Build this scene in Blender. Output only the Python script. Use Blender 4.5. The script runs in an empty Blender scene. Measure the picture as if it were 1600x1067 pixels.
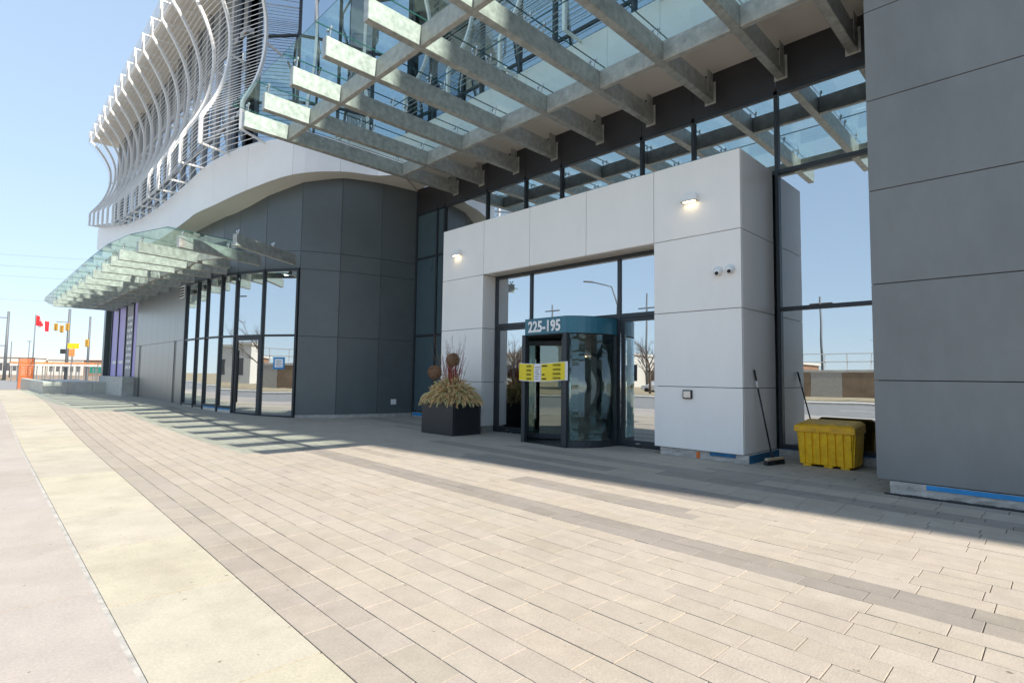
import bpy, bmesh, math, random
from mathutils import Vector, Matrix, noise
random.seed(7)
S = bpy.context.scene
COL = S.collection
rad = math.radians

# ------------------------------------------------------------------ camera
cd = bpy.data.cameras.new('camera')
co = bpy.data.objects.new('camera', cd); COL.objects.link(co); S.camera = co
F_PX, PITCH, ROLL, YAW, CAM_H = 859.264, .0648, .0140, .7882, 1.5
fw = Vector((-math.sin(YAW)*math.cos(PITCH), math.cos(YAW)*math.cos(PITCH), math.sin(PITCH)))
rt = Vector((math.cos(YAW), math.sin(YAW), 0)); up = rt.cross(fw)
r2 = rt*math.cos(ROLL)+up*math.sin(ROLL); u2 = up*math.cos(ROLL)-rt*math.sin(ROLL)
m = Matrix((r2, u2, -fw)).transposed().to_4x4(); m.translation = (0, 0, CAM_H)
co.matrix_world = m
cd.sensor_width = 36; cd.lens = F_PX/1600*36; cd.clip_start = .05; cd.clip_end = 6000

# ------------------------------------------------------------------ world, sun, exposure
SUN = Vector((8.2, .65, 7.9)).normalized()
w = bpy.data.worlds.new('World'); S.world = w; w.use_nodes = True
nt = w.node_tree; nt.nodes.clear()
wo = nt.nodes.new('ShaderNodeOutputWorld'); bg = nt.nodes.new('ShaderNodeBackground')
sky = nt.nodes.new('ShaderNodeTexSky'); sky.sky_type = 'NISHITA'; sky.sun_disc = False
sky.sun_elevation = math.asin(SUN.z); sky.sun_rotation = math.atan2(SUN.x, SUN.y)
sky.air_density = 1.0; sky.dust_density = 0.; sky.ozone_density = 2.0
bg.inputs['Strength'].default_value = .15
gm_ = nt.nodes.new('ShaderNodeGamma'); gm_.inputs[1].default_value = .30
mu_ = nt.nodes.new('ShaderNodeVectorMath'); mu_.operation = 'MULTIPLY'; mu_.inputs[1].default_value = (.84, .985, 1.15)   # evens out the bright horizon band
nt.links.new(sky.outputs[0], gm_.inputs[0]); nt.links.new(gm_.outputs[0], mu_.inputs[0]); nt.links.new(mu_.outputs[0], bg.inputs[0]); nt.links.new(bg.outputs[0], wo.inputs[0])
sl = bpy.data.lights.new('sun', 'SUN'); so = bpy.data.objects.new('sun', sl); COL.objects.link(so)
sl.energy = 2.0; sl.angle = rad(.53); sl.color = (1, .93, .82)
so.rotation_euler = SUN.to_track_quat('Z', 'Y').to_euler(); so.location = (20, 0, 40)
vs = S.view_settings; vs.view_transform = 'Standard'; vs.look = 'None'; vs.exposure = 1.95; vs.gamma = 1
S.render.engine = 'CYCLES'
S.cycles.max_bounces = 10; S.cycles.transparent_max_bounces = 24; S.cycles.glossy_bounces = 5
S.cycles.caustics_reflective = False; S.cycles.caustics_refractive = False

# ------------------------------------------------------------------ materials
M = {}
def mat(name, col, rough=.6, metal=0., var=.08, scale=3., bump=0., bscale=40., stretch=None, spec=.5, emit=None, tone=None, streak=0.):
    m = bpy.data.materials.new(name); m.use_nodes = True; t = m.node_tree; N = t.nodes; L = t.links
    b = N['Principled BSDF']; b.inputs['Roughness'].default_value = rough; b.inputs['Metallic'].default_value = metal
    b.inputs['Specular IOR Level'].default_value = spec
    tc = N.new('ShaderNodeNewGeometry' if tone else 'ShaderNodeTexCoord'); mp = N.new('ShaderNodeMapping'); L.new(tc.outputs['Position' if tone else 'Object'], mp.inputs[0])
    if stretch: mp.inputs['Scale'].default_value = stretch
    nz = N.new('ShaderNodeTexNoise'); nz.inputs['Scale'].default_value = scale; nz.inputs['Detail'].default_value = 6
    nz.inputs['Roughness'].default_value = .65
    L.new(mp.outputs[0], nz.inputs['Vector'])
    cr = N.new('ShaderNodeValToRGB'); e = cr.color_ramp.elements
    e[0].position = .3; e[1].position = .7
    e[0].color = tuple(c*(1-var) for c in col)+(1,); e[1].color = tuple(min(1, c*(1+var)) for c in col)+(1,)
    L.new(nz.outputs['Fac'], cr.inputs[0]); out = cr.outputs[0]
    if tone:
        mx = N.new('ShaderNodeMix'); mx.data_type = 'RGBA'; mx.blend_type = 'MULTIPLY'; mx.inputs[0].default_value = 1
        if tone == 'object':
            oi = N.new('ShaderNodeObjectInfo'); src = oi.outputs['Color']
        else:
            at = N.new('ShaderNodeAttribute'); at.attribute_name = 'tone'; src = at.outputs['Color']
        L.new(out, mx.inputs[6]); L.new(src, mx.inputs[7]); out = mx.outputs[2]
    if tone:   # old stains and foot traffic, fixed in place on the ground
        n3 = N.new('ShaderNodeTexNoise'); n3.inputs['Scale'].default_value = .55; n3.inputs['Detail'].default_value = 8; n3.inputs['Roughness'].default_value = .7
        L.new(mp.outputs[0], n3.inputs['Vector'])
        c3 = N.new('ShaderNodeValToRGB'); e3 = c3.color_ramp.elements; e3[0].position = .30; e3[1].position = .52
        e3[0].color = (.90, .885, .87, 1); e3[1].color = (1, 1, 1, 1); L.new(n3.outputs['Fac'], c3.inputs[0])
        m3 = N.new('ShaderNodeMix'); m3.data_type = 'RGBA'; m3.blend_type = 'MULTIPLY'; m3.inputs[0].default_value = 1
        L.new(out, m3.inputs[6]); L.new(c3.outputs[0], m3.inputs[7]); out = m3.outputs[2]
        n5 = N.new('ShaderNodeTexNoise'); n5.inputs['Scale'].default_value = 55; n5.inputs['Detail'].default_value = 6; n5.inputs['Roughness'].default_value = .75; L.new(mp.outputs[0], n5.inputs['Vector'])
        c5 = N.new('ShaderNodeValToRGB'); e5 = c5.color_ramp.elements; e5[0].position = .34; e5[1].position = .66
        e5[0].color = (.89, .885, .88, 1); e5[1].color = (1.08, 1.08, 1.08, 1); L.new(n5.outputs['Fac'], c5.inputs[0])
        m5 = N.new('ShaderNodeMix'); m5.data_type = 'RGBA'; m5.blend_type = 'MULTIPLY'; m5.inputs[0].default_value = 1
        L.new(out, m5.inputs[6]); L.new(c5.outputs[0], m5.inputs[7]); out = m5.outputs[2]
        n4 = N.new('ShaderNodeTexNoise'); n4.inputs['Scale'].default_value = 14; n4.inputs['Detail'].default_value = 2; L.new(mp.outputs[0], n4.inputs['Vector'])
        c4 = N.new('ShaderNodeValToRGB'); e4 = c4.color_ramp.elements; e4[0].position = .235; e4[1].position = .27
        e4[0].color = (.45, .42, .38, 1); e4[1].color = (1, 1, 1, 1); L.new(n4.outputs['Fac'], c4.inputs[0])
        m4 = N.new('ShaderNodeMix'); m4.data_type = 'RGBA'; m4.blend_type = 'MULTIPLY'; m4.inputs[0].default_value = 1
        L.new(out, m4.inputs[6]); L.new(c4.outputs[0], m4.inputs[7]); out = m4.outputs[2]
    L.new(out, b.inputs['Base Color'])
    rr = N.new('ShaderNodeMapRange'); rr.inputs['To Min'].default_value = max(.02, rough-.08); rr.inputs['To Max'].default_value = min(1, rough+.1)
    L.new(nz.outputs['Fac'], rr.inputs[0]); L.new(rr.outputs[0], b.inputs['Roughness'])
    if bump:
        n2 = N.new('ShaderNodeTexNoise'); n2.inputs['Scale'].default_value = bscale; n2.inputs['Detail'].default_value = 5
        L.new(mp.outputs[0], n2.inputs['Vector'])
        bp = N.new('ShaderNodeBump'); bp.inputs['Strength'].default_value = bump; bp.inputs['Distance'].default_value = .01
        L.new(n2.outputs['Fac'], bp.inputs['Height']); L.new(bp.outputs[0], b.inputs['Normal'])
    if emit:
        b.inputs['Emission Color'].default_value = tuple(emit[:3])+(1,); b.inputs['Emission Strength'].default_value = emit[3]
    M[name] = m; return m
def glass(name, tint, fac, gcol=(1, 1, 1), rough=0., ior=1.5, boost=1., wavy=0.):
    m = bpy.data.materials.new(name); m.use_nodes = True; t = m.node_tree; N = t.nodes; L = t.links; N.clear()
    o = N.new('ShaderNodeOutputMaterial'); mx = N.new('ShaderNodeMixShader'); tr = N.new('ShaderNodeBsdfTransparent')
    gl = N.new('ShaderNodeBsdfGlossy'); lw_ = N.new('ShaderNodeLayerWeight'); lw_.inputs[0].default_value = .5
    fr = N.new('ShaderNodeMath'); fr.operation = 'POWER'; fr.inputs[1].default_value = 5.; L.new(lw_.outputs['Facing'], fr.inputs[0])
    tr.inputs[0].default_value = tint+(1,); gl.inputs[0].default_value = gcol+(1,); gl.inputs['Roughness'].default_value = rough
    ad = N.new('ShaderNodeMath'); ad.operation = 'MULTIPLY_ADD'; ad.use_clamp = True
    ad.inputs[1].default_value = boost; ad.inputs[2].default_value = fac
    L.new(fr.outputs[0], ad.inputs[0]); L.new(ad.outputs[0], mx.inputs[0]); L.new(tr.outputs[0], mx.inputs[1]); L.new(gl.outputs[0], mx.inputs[2])
    if wavy:
        tc = N.new('ShaderNodeTexCoord'); nz = N.new('ShaderNodeTexNoise'); nz.inputs['Scale'].default_value = 1.3; nz.inputs['Detail'].default_value = 1
        bp = N.new('ShaderNodeBump'); bp.inputs['Strength'].default_value = wavy; bp.inputs['Distance'].default_value = .02
        L.new(tc.outputs['Object'], nz.inputs['Vector']); L.new(nz.outputs['Fac'], bp.inputs['Height']); L.new(bp.outputs[0], gl.inputs['Normal'])
    L.new(mx.outputs[0], o.inputs[0]); M[name] = m; return m

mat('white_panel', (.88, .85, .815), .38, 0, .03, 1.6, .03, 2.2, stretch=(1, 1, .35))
mat('white_fascia', (.89, .86, .835), .4, 0, .02, 1., 0)
mat('soffit_cream', (.82, .77, .70), .6, 0, .02, 1.)
mat('dark_panel', (.105, .122, .126), .33, 0, .10, .8, .03, 2., spec=.5)
mat('slab_panel', (.185, .195, .196), .42, 0, .11, 1.4, .05, 2.5, stretch=(1, 1, .45), spec=.5)
mat('dark_frame', (.035, .042, .05), .4, .2, .1, 4)
mat('spandrel', (.032, .031, .034), .4, 0, .15, 1.)
mat('spandrel_blue', (.065, .10, .115), .3, 0, .08, .8)
mat('reveal_dark', (.015, .015, .017), .8)
mat('galv', (.43, .44, .41), .45, .35, .30, 7., .12, 60.)
mat('galv_dirty', (.45, .45, .42), .5, .3, .25, 6., .12, 60.)
mat('metal_clad', (.27, .26, .255), .33, .75, .12, 2., 0, stretch=(8, 8, .6))
mat('steel', (.6, .6, .6), .25, .9, .05, 10)
mat('black_steel', (.03, .03, .033), .35, .6)
mat('white_paint', (.84, .83, .82), .45, 0, .03, 3)
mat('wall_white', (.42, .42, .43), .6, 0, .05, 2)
mat('concrete', (.42, .40, .37), .85, 0, .28, 7., .35, 50.)
mat('concrete_light', (.55, .53, .48), .85, 0, .15, 3., .3, 50.)
mat('cream_slab', (.45, .408, .33), .85, 0, .09, 2.2, .25, 90., tone='object')
mat('pink_slab', (.415, .368, .335), .88, 0, .07, 2.5, .3, 90., tone='object')
mat('paver', (.42, .367, .31), .8, 0, .07, 6., .3, 70., tone='object')
mat('paver_many', (.42, .367, .31), .8, 0, .07, 6., .3, 70., tone='attr')
mat('joint_sand', (.36, .32, .27), .95, 0, .2, 20)
mat('far_paving', (.41, .358, .30), .9, 0, .08, 2)
mat('asphalt', (.24, .235, .23), .9, 0, .15, 2., .4, 80.)
mat('road_paint', (.7, .7, .66), .8, 0, .2, 8)
mat('dry_grass', (.36, .29, .18), .95, 0, .3, 1.2, .6, 14.)
mat('earth', (.26, .19, .13), .95, 0, .3, .7, .6, 6.)
mat('bark', (.12, .09, .07), .9, 0, .3, 8)
mat('teal_sign', (.030, .15, .21), .3, 0, .04, 2)
mat('white_letter', (.8, .8, .8), .5)
mat('tape_white', (.72, .72, .76), .5, 0, .05, 12)
mat('tape_yellow', (.82, .64, .01), .45, 0, .05, 12)
mat('ink_black', (.012, .012, .012), .6)
mat('paper', (.8, .8, .84), .7)
mat('blue_tape', (.02, .23, .52), .55, 0, .15, 9)
mat('blue_tape_dark', (.012, .12, .25), .6, 0, .35, 9)
mat('orange_paint', (.7, .16, .02), .7, 0, .3, 30)
mat('bin_yellow', (.96, .50, .006), .42, 0, .22, 9., .05, 30)
mat('bin_lid', (.84, .42, .012), .5, 0, .28, 7., .05, 30)
mat('black_plastic', (.012, .012, .013), .5)
mat('broom_wood', (.45, .36, .24), .7, 0, .2, 20)
mat('planter_black', (.022, .022, .026), .38, 0, .2, 3.)
mat('straw', (.78, .61, .34), .85, 0, .25, 30)
mat('straw_gold', (.80, .57, .30), .85, 0, .25, 30)
mat('straw_green', (.62, .58, .30), .85, 0, .25, 30)
mat('red_stem', (.36, .04, .05), .6, 0, .3, 40)
mat('birch', (.52, .47, .43), .8, 0, .4, 30)
mat('twig', (.26, .15, .085), .85, 0, .3, 30)
mat('flower', (.72, .68, .64), .7, 0, .1, 20)
mat('pink_print', (.48, .40, .72), .55, 0, .05, 2)
mat('grey_print', (.33, .31, .33), .55, 0, .06, 2)
mat('orange_mesh', (.85, .20, .03), .8, 0, .15, 10)
mat('signal_yellow', (.42, .24, .03), .5)
mat('sign_yellow', (.80, .55, .01), .5)
mat('sign_orange', (.72, .26, .07), .5)
mat('sign_green', (.02, .22, .17), .5)
mat('flag_red', (.65, .02, .03), .7)
mat('flag_white', (.8, .8, .8), .7)
mat('wood_pole', (.13, .12, .11), .8)
mat('pole_grey', (.16, .17, .18), .6, .3)
mat('building_white', (.62, .60, .56), .8, 0, .06, .4)
mat('building_brown', (.30, .17, .11), .85, 0, .15, .6)
mat('building_dark', (.10, .10, .11), .7, 0, .2, .6)
mat('tower_panel', (.52, .52, .53), .5, 0, .08, .5)
mat('lamp_on', (1, .9, .7), .5, emit=(1, .80, .5, 3.2))
mat('kerb_bed', (.16, .14, .12), .95)
mat('spot_on', (1, .95, .85), .5, emit=(1, .93, .8, 12))
mat('lobby_floor', (.30, .29, .27), .3)
mat('lobby_wall', (.34, .34, .33), .7)
mat('lens_dark', (.008, .008, .01), .08)
mat('glass_edge', (.03, .11, .10), .15)
mat('red_roof', (.5, .1, .06), .8)
mat('car_grey', (.20, .21, .22), .3, .5)
mat('car_white', (.75, .75, .75), .3, 0)
mat('tyre', (.015, .015, .015), .8)
glass('canopy_glass', (.88, .97, .955), .04, (.95, 1, 1), boost=1.)
glass('window_glass', (.45, .52, .55), .62, (.93, .97, 1.0), boost=.6, wavy=.03)
glass('door_glass', (.80, .88, .86), .14, (.9, 1, .98), boost=1., wavy=.01)
glass('upper_glass', (.35, .42, .48), .52, (.80, .90, 1.0), boost=.6, wavy=.03)

# ------------------------------------------------------------------ helpers
def link(name, me, material, parent=None):
    o = bpy.data.objects.new(name, me); COL.objects.link(o)
    if material is not None and not me.materials: me.materials.append(M[material] if isinstance(material, str) else material)
    if parent is not None:
        o.parent = parent; o.matrix_parent_inverse = PINV[parent.name]
    return o
PINV = {}
def tag(o, label=None, cat=None, group=None, kind=None):
    if label: o['label'] = label
    if cat: o['category'] = cat
    if group: o['group'] = group
    if kind: o['kind'] = kind
    return o
def thing(name, loc, label, cat, group=None, kind=None):
    o = bpy.data.objects.new(name, None); COL.objects.link(o); o.location = loc; o.empty_display_size = .2
    PINV[o.name] = Matrix.Translation(-Vector(loc))
    return tag(o, label, cat, group, kind)
def regroot(o):
    PINV[o.name] = Matrix.Identity(4); return o
class MB:
    def __init__(s): s.v = []; s.f = []
    def add(s, vs, fs):
        n = len(s.v); s.v += [tuple(q) for q in vs]; s.f += [tuple(i+n for i in q) for q in fs]; return s
    def box(s, x0, x1, y0, y1, z0, z1):
        return s.add([(x0,y0,z0),(x1,y0,z0),(x1,y1,z0),(x0,y1,z0),(x0,y0,z1),(x1,y0,z1),(x1,y1,z1),(x0,y1,z1)],
            [(0,3,2,1),(4,5,6,7),(0,1,5,4),(1,2,6,5),(2,3,7,6),(3,0,4,7)])
    def prism(s, pts, z0, z1):          # pts counter-clockwise; z values or per-point lists
        n = len(pts); za = z0 if isinstance(z0, (list, tuple)) else [z0]*n; zb = z1 if isinstance(z1, (list, tuple)) else [z1]*n
        vs = [(p[0], p[1], za[i]) for i, p in enumerate(pts)]+[(p[0], p[1], zb[i]) for i, p in enumerate(pts)]
        fs = [tuple(range(n-1, -1, -1)), tuple(range(n, 2*n))]+[(i, (i+1) % n, n+(i+1) % n, n+i) for i in range(n)]
        return s.add(vs, fs)
    def bar(s, a, b, wd, ht, upv=(0, 0, 1)):   # rectangular bar from a to b (centre line)
        a = Vector(a); b = Vector(b); d = (b-a).normalized(); u = Vector(upv)
        if abs(d.dot(u)) > .98: u = Vector((1, 0, 0))
        r = d.cross(u).normalized()*wd/2; u = r.cross(d).normalized()*ht/2
        vs = [a-r-u, a+r-u, a+r+u, a-r+u, b-r-u, b+r-u, b+r+u, b-r+u]
        return s.add(vs, [(0,3,2,1),(4,5,6,7),(0,1,5,4),(1,2,6,5),(2,3,7,6),(3,0,4,7)])
    def tube(s, pts, rs, n=6, cap=True):
        pts = [Vector(p) for p in pts]
        if not isinstance(rs, (list, tuple)): rs = [rs]*len(pts)
        base = len(s.v); prev = None
        for i, p in enumerate(pts):
            d = (pts[min(i+1, len(pts)-1)]-pts[max(i-1, 0)]).normalized()
            if prev is None:
                ref = Vector((0, 0, 1)) if abs(d.z) < .9 else Vector((1, 0, 0)); r = d.cross(ref).normalized()
            else:
                r = (prev-d*prev.dot(d)).normalized()
            prev = r; u = r.cross(d)
            for k in range(n):
                a = 2*math.pi*k/n+math.pi/n; s.v.append(tuple(p+(r*math.cos(a)+u*math.sin(a))*rs[i]))
        for i in range(len(pts)-1):
            for k in range(n):
                a = base+i*n+k; b = base+i*n+(k+1) % n; s.f.append((a, a+n, b+n, b))
        if cap:
            s.f.append(tuple(base+k for k in range(n))); e = base+(len(pts)-1)*n; s.f.append(tuple(e+n-1-k for k in range(n)))
        return s
    def ball(s, c, r, nu=10, nv=6, sq=(1, 1, 1)):
        vs = []; fs = []
        for j in range(nv+1):
            t = math.pi*j/nv
            for i in range(nu):
                a = 2*math.pi*i/nu; vs.append((c[0]+r*sq[0]*math.sin(t)*math.cos(a), c[1]+r*sq[1]*math.sin(t)*math.sin(a), c[2]+r*sq[2]*math.cos(t)))
        for j in range(nv):
            for i in range(nu): fs.append((j*nu+i, (j+1)*nu+i, (j+1)*nu+(i+1) % nu, j*nu+(i+1) % nu))
        return s.add(vs, fs)
    def mesh(s, name, bevel=0., smooth=False):
        me = bpy.data.meshes.new(name); me.from_pydata(s.v, [], s.f); me.update()
        if bevel:
            bm = bmesh.new(); bm.from_mesh(me)
            bmesh.ops.bevel(bm, geom=bm.edges[:], offset=bevel, segments=1, affect='EDGES', profile=.5)
            bm.to_mesh(me); bm.free()
        if smooth:
            for p in me.polygons: p.use_smooth = True
        return me
    def obj(s, name, material, parent=None, bevel=0., smooth=False):
        return link(name, s.mesh(name, bevel, smooth), material, parent)
def box(name, material, parent, x0, x1, y0, y1, z0, z1, bevel=0.):
    return MB().box(min(x0,x1), max(x0,x1), min(y0,y1), max(y0,y1), min(z0,z1), max(z0,z1)).obj(name, material, parent, bevel)
def strip(pa, pb, off0, off1):
    """plan quad (counter-clockwise) between two plan points pushed along the left normal of pa->pb by off0..off1"""
    a = Vector(pa[:2]); b = Vector(pb[:2]); d = (b-a).normalized(); n = Vector((-d.y, d.x))
    return [a+n*off0, b+n*off0, b+n*off1, a+n*off1]
def textmesh(s, size, name='lettering', extrude=.006, align='CENTER', bold=0.):
    cu = bpy.data.curves.new(name, 'FONT'); cu.body = s; cu.size = size; cu.extrude = extrude; cu.align_x = align; cu.align_y = 'CENTER'
    cu.offset = bold; cu.resolution_u = 3
    t = bpy.data.objects.new(name, cu); COL.objects.link(t)
    me = bpy.data.meshes.new_from_object(t.evaluated_get(bpy.context.evaluated_depsgraph_get()))
    bpy.data.objects.remove(t); return me
def place_text(s, size, material, parent, pos, xdir, name='lettering', extrude=.004, bold=0., sx=1.):
    me = textmesh(s, size, name, extrude, bold=bold)
    x = Vector(xdir).normalized(); z = Vector((0, 0, 1)); n = x.cross(z)    # n: facing
    mt = Matrix((x*sx, z, n)).transposed().to_4x4(); mt.translation = pos; me.transform(mt)
    return link(name, me, material, parent)
def grade(x): # plaza rises gently towards the far end
    t = min(1, max(0, (-13-x)/16)); return .28*t*t*(3-2*t)

# ================================================================== GROUND
def sheet(name, pts_rows, material, kind='structure'):
    vs = []; fs = []; n = len(pts_rows[0])
    for r in pts_rows: vs += r
    for j in range(len(pts_rows)-1):
        for i in range(n-1): fs.append((j*n+i, j*n+i+1, (j+1)*n+i+1, (j+1)*n+i))
    me = bpy.data.meshes.new(name); me.from_pydata(vs, [], fs); me.update()
    return tag(link(name, me, material), kind=kind)
box('ground', 'dry_grass', None, -2500, 2500, -2500, 2500, -.60, -.13)['kind'] = 'structure'
XS = [-46, -44, -40, -36, -32]+list(range(-30, -11))+[0, 12, 45]
bed = sheet('paving', [[(x, y, grade(x)-.020) for x in XS] for y in (-3.0, 0, 7, 26)], 'joint_sand')
regroot(bed)
yg = lambda x: .655-.0150*x           # joint line between footway slabs and cream strip
yc = lambda x: 1.80-.035*x-2*.2195-.004          # cream strip / paving
yp = lambda x, k: 1.80-.035*x+.2195*k # paving course k lower edge
sidewalk = regroot(tag(MB().prism([(-46, -3.0), (6, -3.0), (6, yg(6)-.01), (-46, yg(-46)-.01)], -.14, -.006).obj('footway', 'kerb_bed'), kind='structure'))
# raise the footway bed out of the way on the far side
for v in sidewalk.data.vertices:
    if v.co.x < -17: v.co.z += 0
x = 5.0; i = 0
while x > -45:
    L_ = 1.62; xa = x-L_+.018
    for (f0, f1) in ((lambda q: yg(q)-1.78, lambda q: yg(q)-.018), (lambda q: yg(q)-3.6, lambda q: yg(q)-1.795)):
        if f0(x) < -3.0: f0 = lambda q: -2.98
        o = MB().prism([(xa, f0(xa)), (x, f0(x)), (x, f1(x)), (xa, f1(xa))], [grade(xa)-.10, grade(x)-.10]*1+[grade(x)-.10, grade(xa)-.10], [grade(xa)+.002, grade(x)+.002, grade(x)+.002, grade(xa)+.002]).obj('slab', 'pink_slab', sidewalk)
        t = random.uniform(.93, 1.05); o.color = (t, t*random.uniform(.985, 1.01), t*random.uniform(.97, 1.0), 1)
    x -= L_
jf = MB(); jx = [x_ for x_ in XS if -44 <= x_ < 0]+[5]
for i_ in range(len(jx)-1):
    p_, q_ = jx[i_], jx[i_+1]
    jf.prism([(p_, yg(p_)-.0165), (q_, yg(q_)-.0165), (q_, yg(q_)+.0145), (p_, yg(p_)+.0145)], [grade(p_)-.05, grade(q_)-.05, grade(q_)-.05, grade(p_)-.05], [grade(v_)-.004 for v_ in (p_, q_, q_, p_)])
jf.obj('joint_filler', 'concrete', sidewalk)
cream = regroot(tag(MB().prism([(-13, yg(-13)+.015), (5, yg(5)+.015), (5, yc(5)-.01), (-13, yc(-13)-.01)], -.12, -.008).obj('kerb_strip', 'kerb_bed'), kind='structure'))
x = 4.4; i = 0
while x > -45:
    L_ = 1.46; xa = x-L_+.018
    o = MB().prism([(xa, yg(xa)+.016), (x, yg(x)+.016), (x, yc(x)-.004), (xa, yc(xa)-.004)], [grade(xa)-.08, grade(x)-.08, grade(x)-.08, grade(xa)-.08], [grade(xa)+.003, grade(x)+.003, grade(x)+.003, grade(xa)+.003]).obj('slab', 'cream_slab', cream)
    t = random.uniform(.95, 1.05); o.color = (t, t*random.uniform(.985, 1.01), t*random.uniform(.95, 1.02), 1)
    x -= L_
# pavers: courses along the street, the 300 that show largest are objects, the rest one mesh
PL, PW = .424, .2195
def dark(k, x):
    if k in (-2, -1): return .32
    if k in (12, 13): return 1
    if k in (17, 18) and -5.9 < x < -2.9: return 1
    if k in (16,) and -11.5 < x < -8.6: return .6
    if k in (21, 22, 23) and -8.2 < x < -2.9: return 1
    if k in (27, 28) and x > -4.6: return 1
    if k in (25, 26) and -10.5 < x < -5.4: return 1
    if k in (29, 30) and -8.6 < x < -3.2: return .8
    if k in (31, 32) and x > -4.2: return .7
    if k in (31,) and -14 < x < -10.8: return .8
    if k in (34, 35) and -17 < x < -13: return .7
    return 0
pav = []
for k in range(-2, 46):
    x = 3.0-(k*.37 % 1)*PL-.2*random.random()
    while x > -24:
        pav.append((x-PL, x, k)); x -= PL*(1 if random.random() > .08 else .5)
def paver_poly(xa, xb, k, g=.0028):
    lo = k; return [(xa+g, yp(xa, lo)+g), (xb-g, yp(xb, lo)+g), (xb-g, yp(xb, lo+1)-g), (xa+g, yp(xa, lo+1)-g)]
def paver_mesh(mb, poly, z, tiltx=0, bev=.0025, zb=.04):
    c = [(p[0], p[1]) for p in poly]
    ins = [(c[0][0]+bev, c[0][1]+bev), (c[1][0]-bev, c[1][1]+bev), (c[2][0]-bev, c[2][1]-bev), (c[3][0]+bev, c[3][1]-bev)]
    zs = [z[i] for i in range(4)]
    mb.add([(c[i][0], c[i][1], zs[i]-zb) for i in range(4)]+[(c[i][0], c[i][1], zs[i]-bev*.8) for i in range(4)]+[(ins[i][0], ins[i][1], zs[i]) for i in range(4)],
        [(0, 1, 5, 4), (1, 2, 6, 5), (2, 3, 7, 6), (3, 0, 4, 7), (4, 5, 9, 8), (5, 6, 10, 9), (6, 7, 11, 10), (7, 4, 8, 11), (8, 9, 10, 11)])
def tone_of(k, x):
    d = dark(k, x); rr = random.Random(int(x*977)+k*131)
    t = rr.uniform(.955, 1.03)
    n = noise.noise(Vector((x*.5, k*.11, 3.3))); t *= 1+.04*n
    if rr.random() < .04: t *= .94
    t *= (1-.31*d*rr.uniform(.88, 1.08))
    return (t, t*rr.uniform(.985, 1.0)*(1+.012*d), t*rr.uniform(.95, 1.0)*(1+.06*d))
def inview(x, y):
    d = Vector((x, y, 0))-Vector((0, 0, CAM_H)); zz = d.dot(fw)
    if zz < .5: return None
    px = 800+F_PX*d.dot(r2)/zz; py = 533.5-F_PX*d.dot(u2)/zz
    return (zz, px, py) if -40 < px < 1640 and py < 1110 else None
cand = []
for (xa, xb, k) in pav:
    xm = (xa+xb)/2; ym = yp(xm, k+.5)
    if ym > 12.2: continue
    q = inview(xm, ym)
    area = (xb-xa)/(q[0]**3) if q else 0
    cand.append((area, xa, xb, k))
cand.sort(reverse=True)
big = cand[:298]; rest = cand[298:]
protos = {}
for (a, xa, xb, k) in big:
    xm = (xa+xb)/2; ym = yp(xm, k+.5); key = round(xb-xa, 3)
    if key not in protos:
        mb = MB(); P = paver_poly(-(xb-xa)/2, (xb-xa)/2, 0); oy = yp(0, .5)
        paver_mesh(mb, [(p[0], p[1]-oy) for p in P], [0]*4); protos[key] = mb.mesh('paver'); protos[key].materials.append(M['paver'])
    o = link('paver', protos[key], None, bed)
    rr = random.Random(int(xm*991)+k*17)
    o.location = (xm, ym, rr.uniform(-.0016, .0016)); o.rotation_euler = (rr.uniform(-.004, .004), rr.uniform(-.003, .003), 0)
    t = tone_of(k, xm); o.color = t+(1,)
mb = MB(); tones = []
for (a, xa, xb, k) in rest:
    xm = (xa+xb)/2; rr = random.Random(int(xm*991)+k*17); dz = rr.uniform(-.0016, .0016)
    P = paver_poly(xa, xb, k); n0 = len(mb.f)
    if P[0][1] < yc(xm): continue
    paver_mesh(mb, P, [grade(p[0])+dz for p in P])
    tones += [tone_of(k, xm)]*(len(mb.f)-n0)
pm = mb.mesh('pavers'); at = pm.attributes.new('tone', 'FLOAT_COLOR', 'FACE')
for i, t in enumerate(tones): at.data[i].color = t+(1,)
tag(link('pavers', pm, 'paver_many', bed), kind='stuff')
far = sheet('far_paving', [[(x, yc(x)+.006+(13-yc(x))*t, grade(x)-.004) for x in XS if x <= -23] for t in (0, .04, .3, 1)], 'far_paving')
regroot(far)
# darker course next to the cream strip carries on beyond the small pavers
dc = MB(); jx = [x_ for x_ in XS if x_ <= -24]
for i_ in range(len(jx)-1):
    p_, q_ = jx[i_], jx[i_+1]
    dc.prism([(p_, yc(p_)+.01), (q_, yc(q_)+.01), (q_, yc(q_)+.445), (p_, yc(p_)+.445)], [grade(v_)-.03 for v_ in (p_, q_, q_, p_)], [grade(v_)+.0005 for v_ in (p_, q_, q_, p_)])
dc.obj('dark_course', 'far_paving', far)
far.children[0].active_material = mat('far_dark', (.36, .32, .275), .9, 0, .08, 3)
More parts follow.
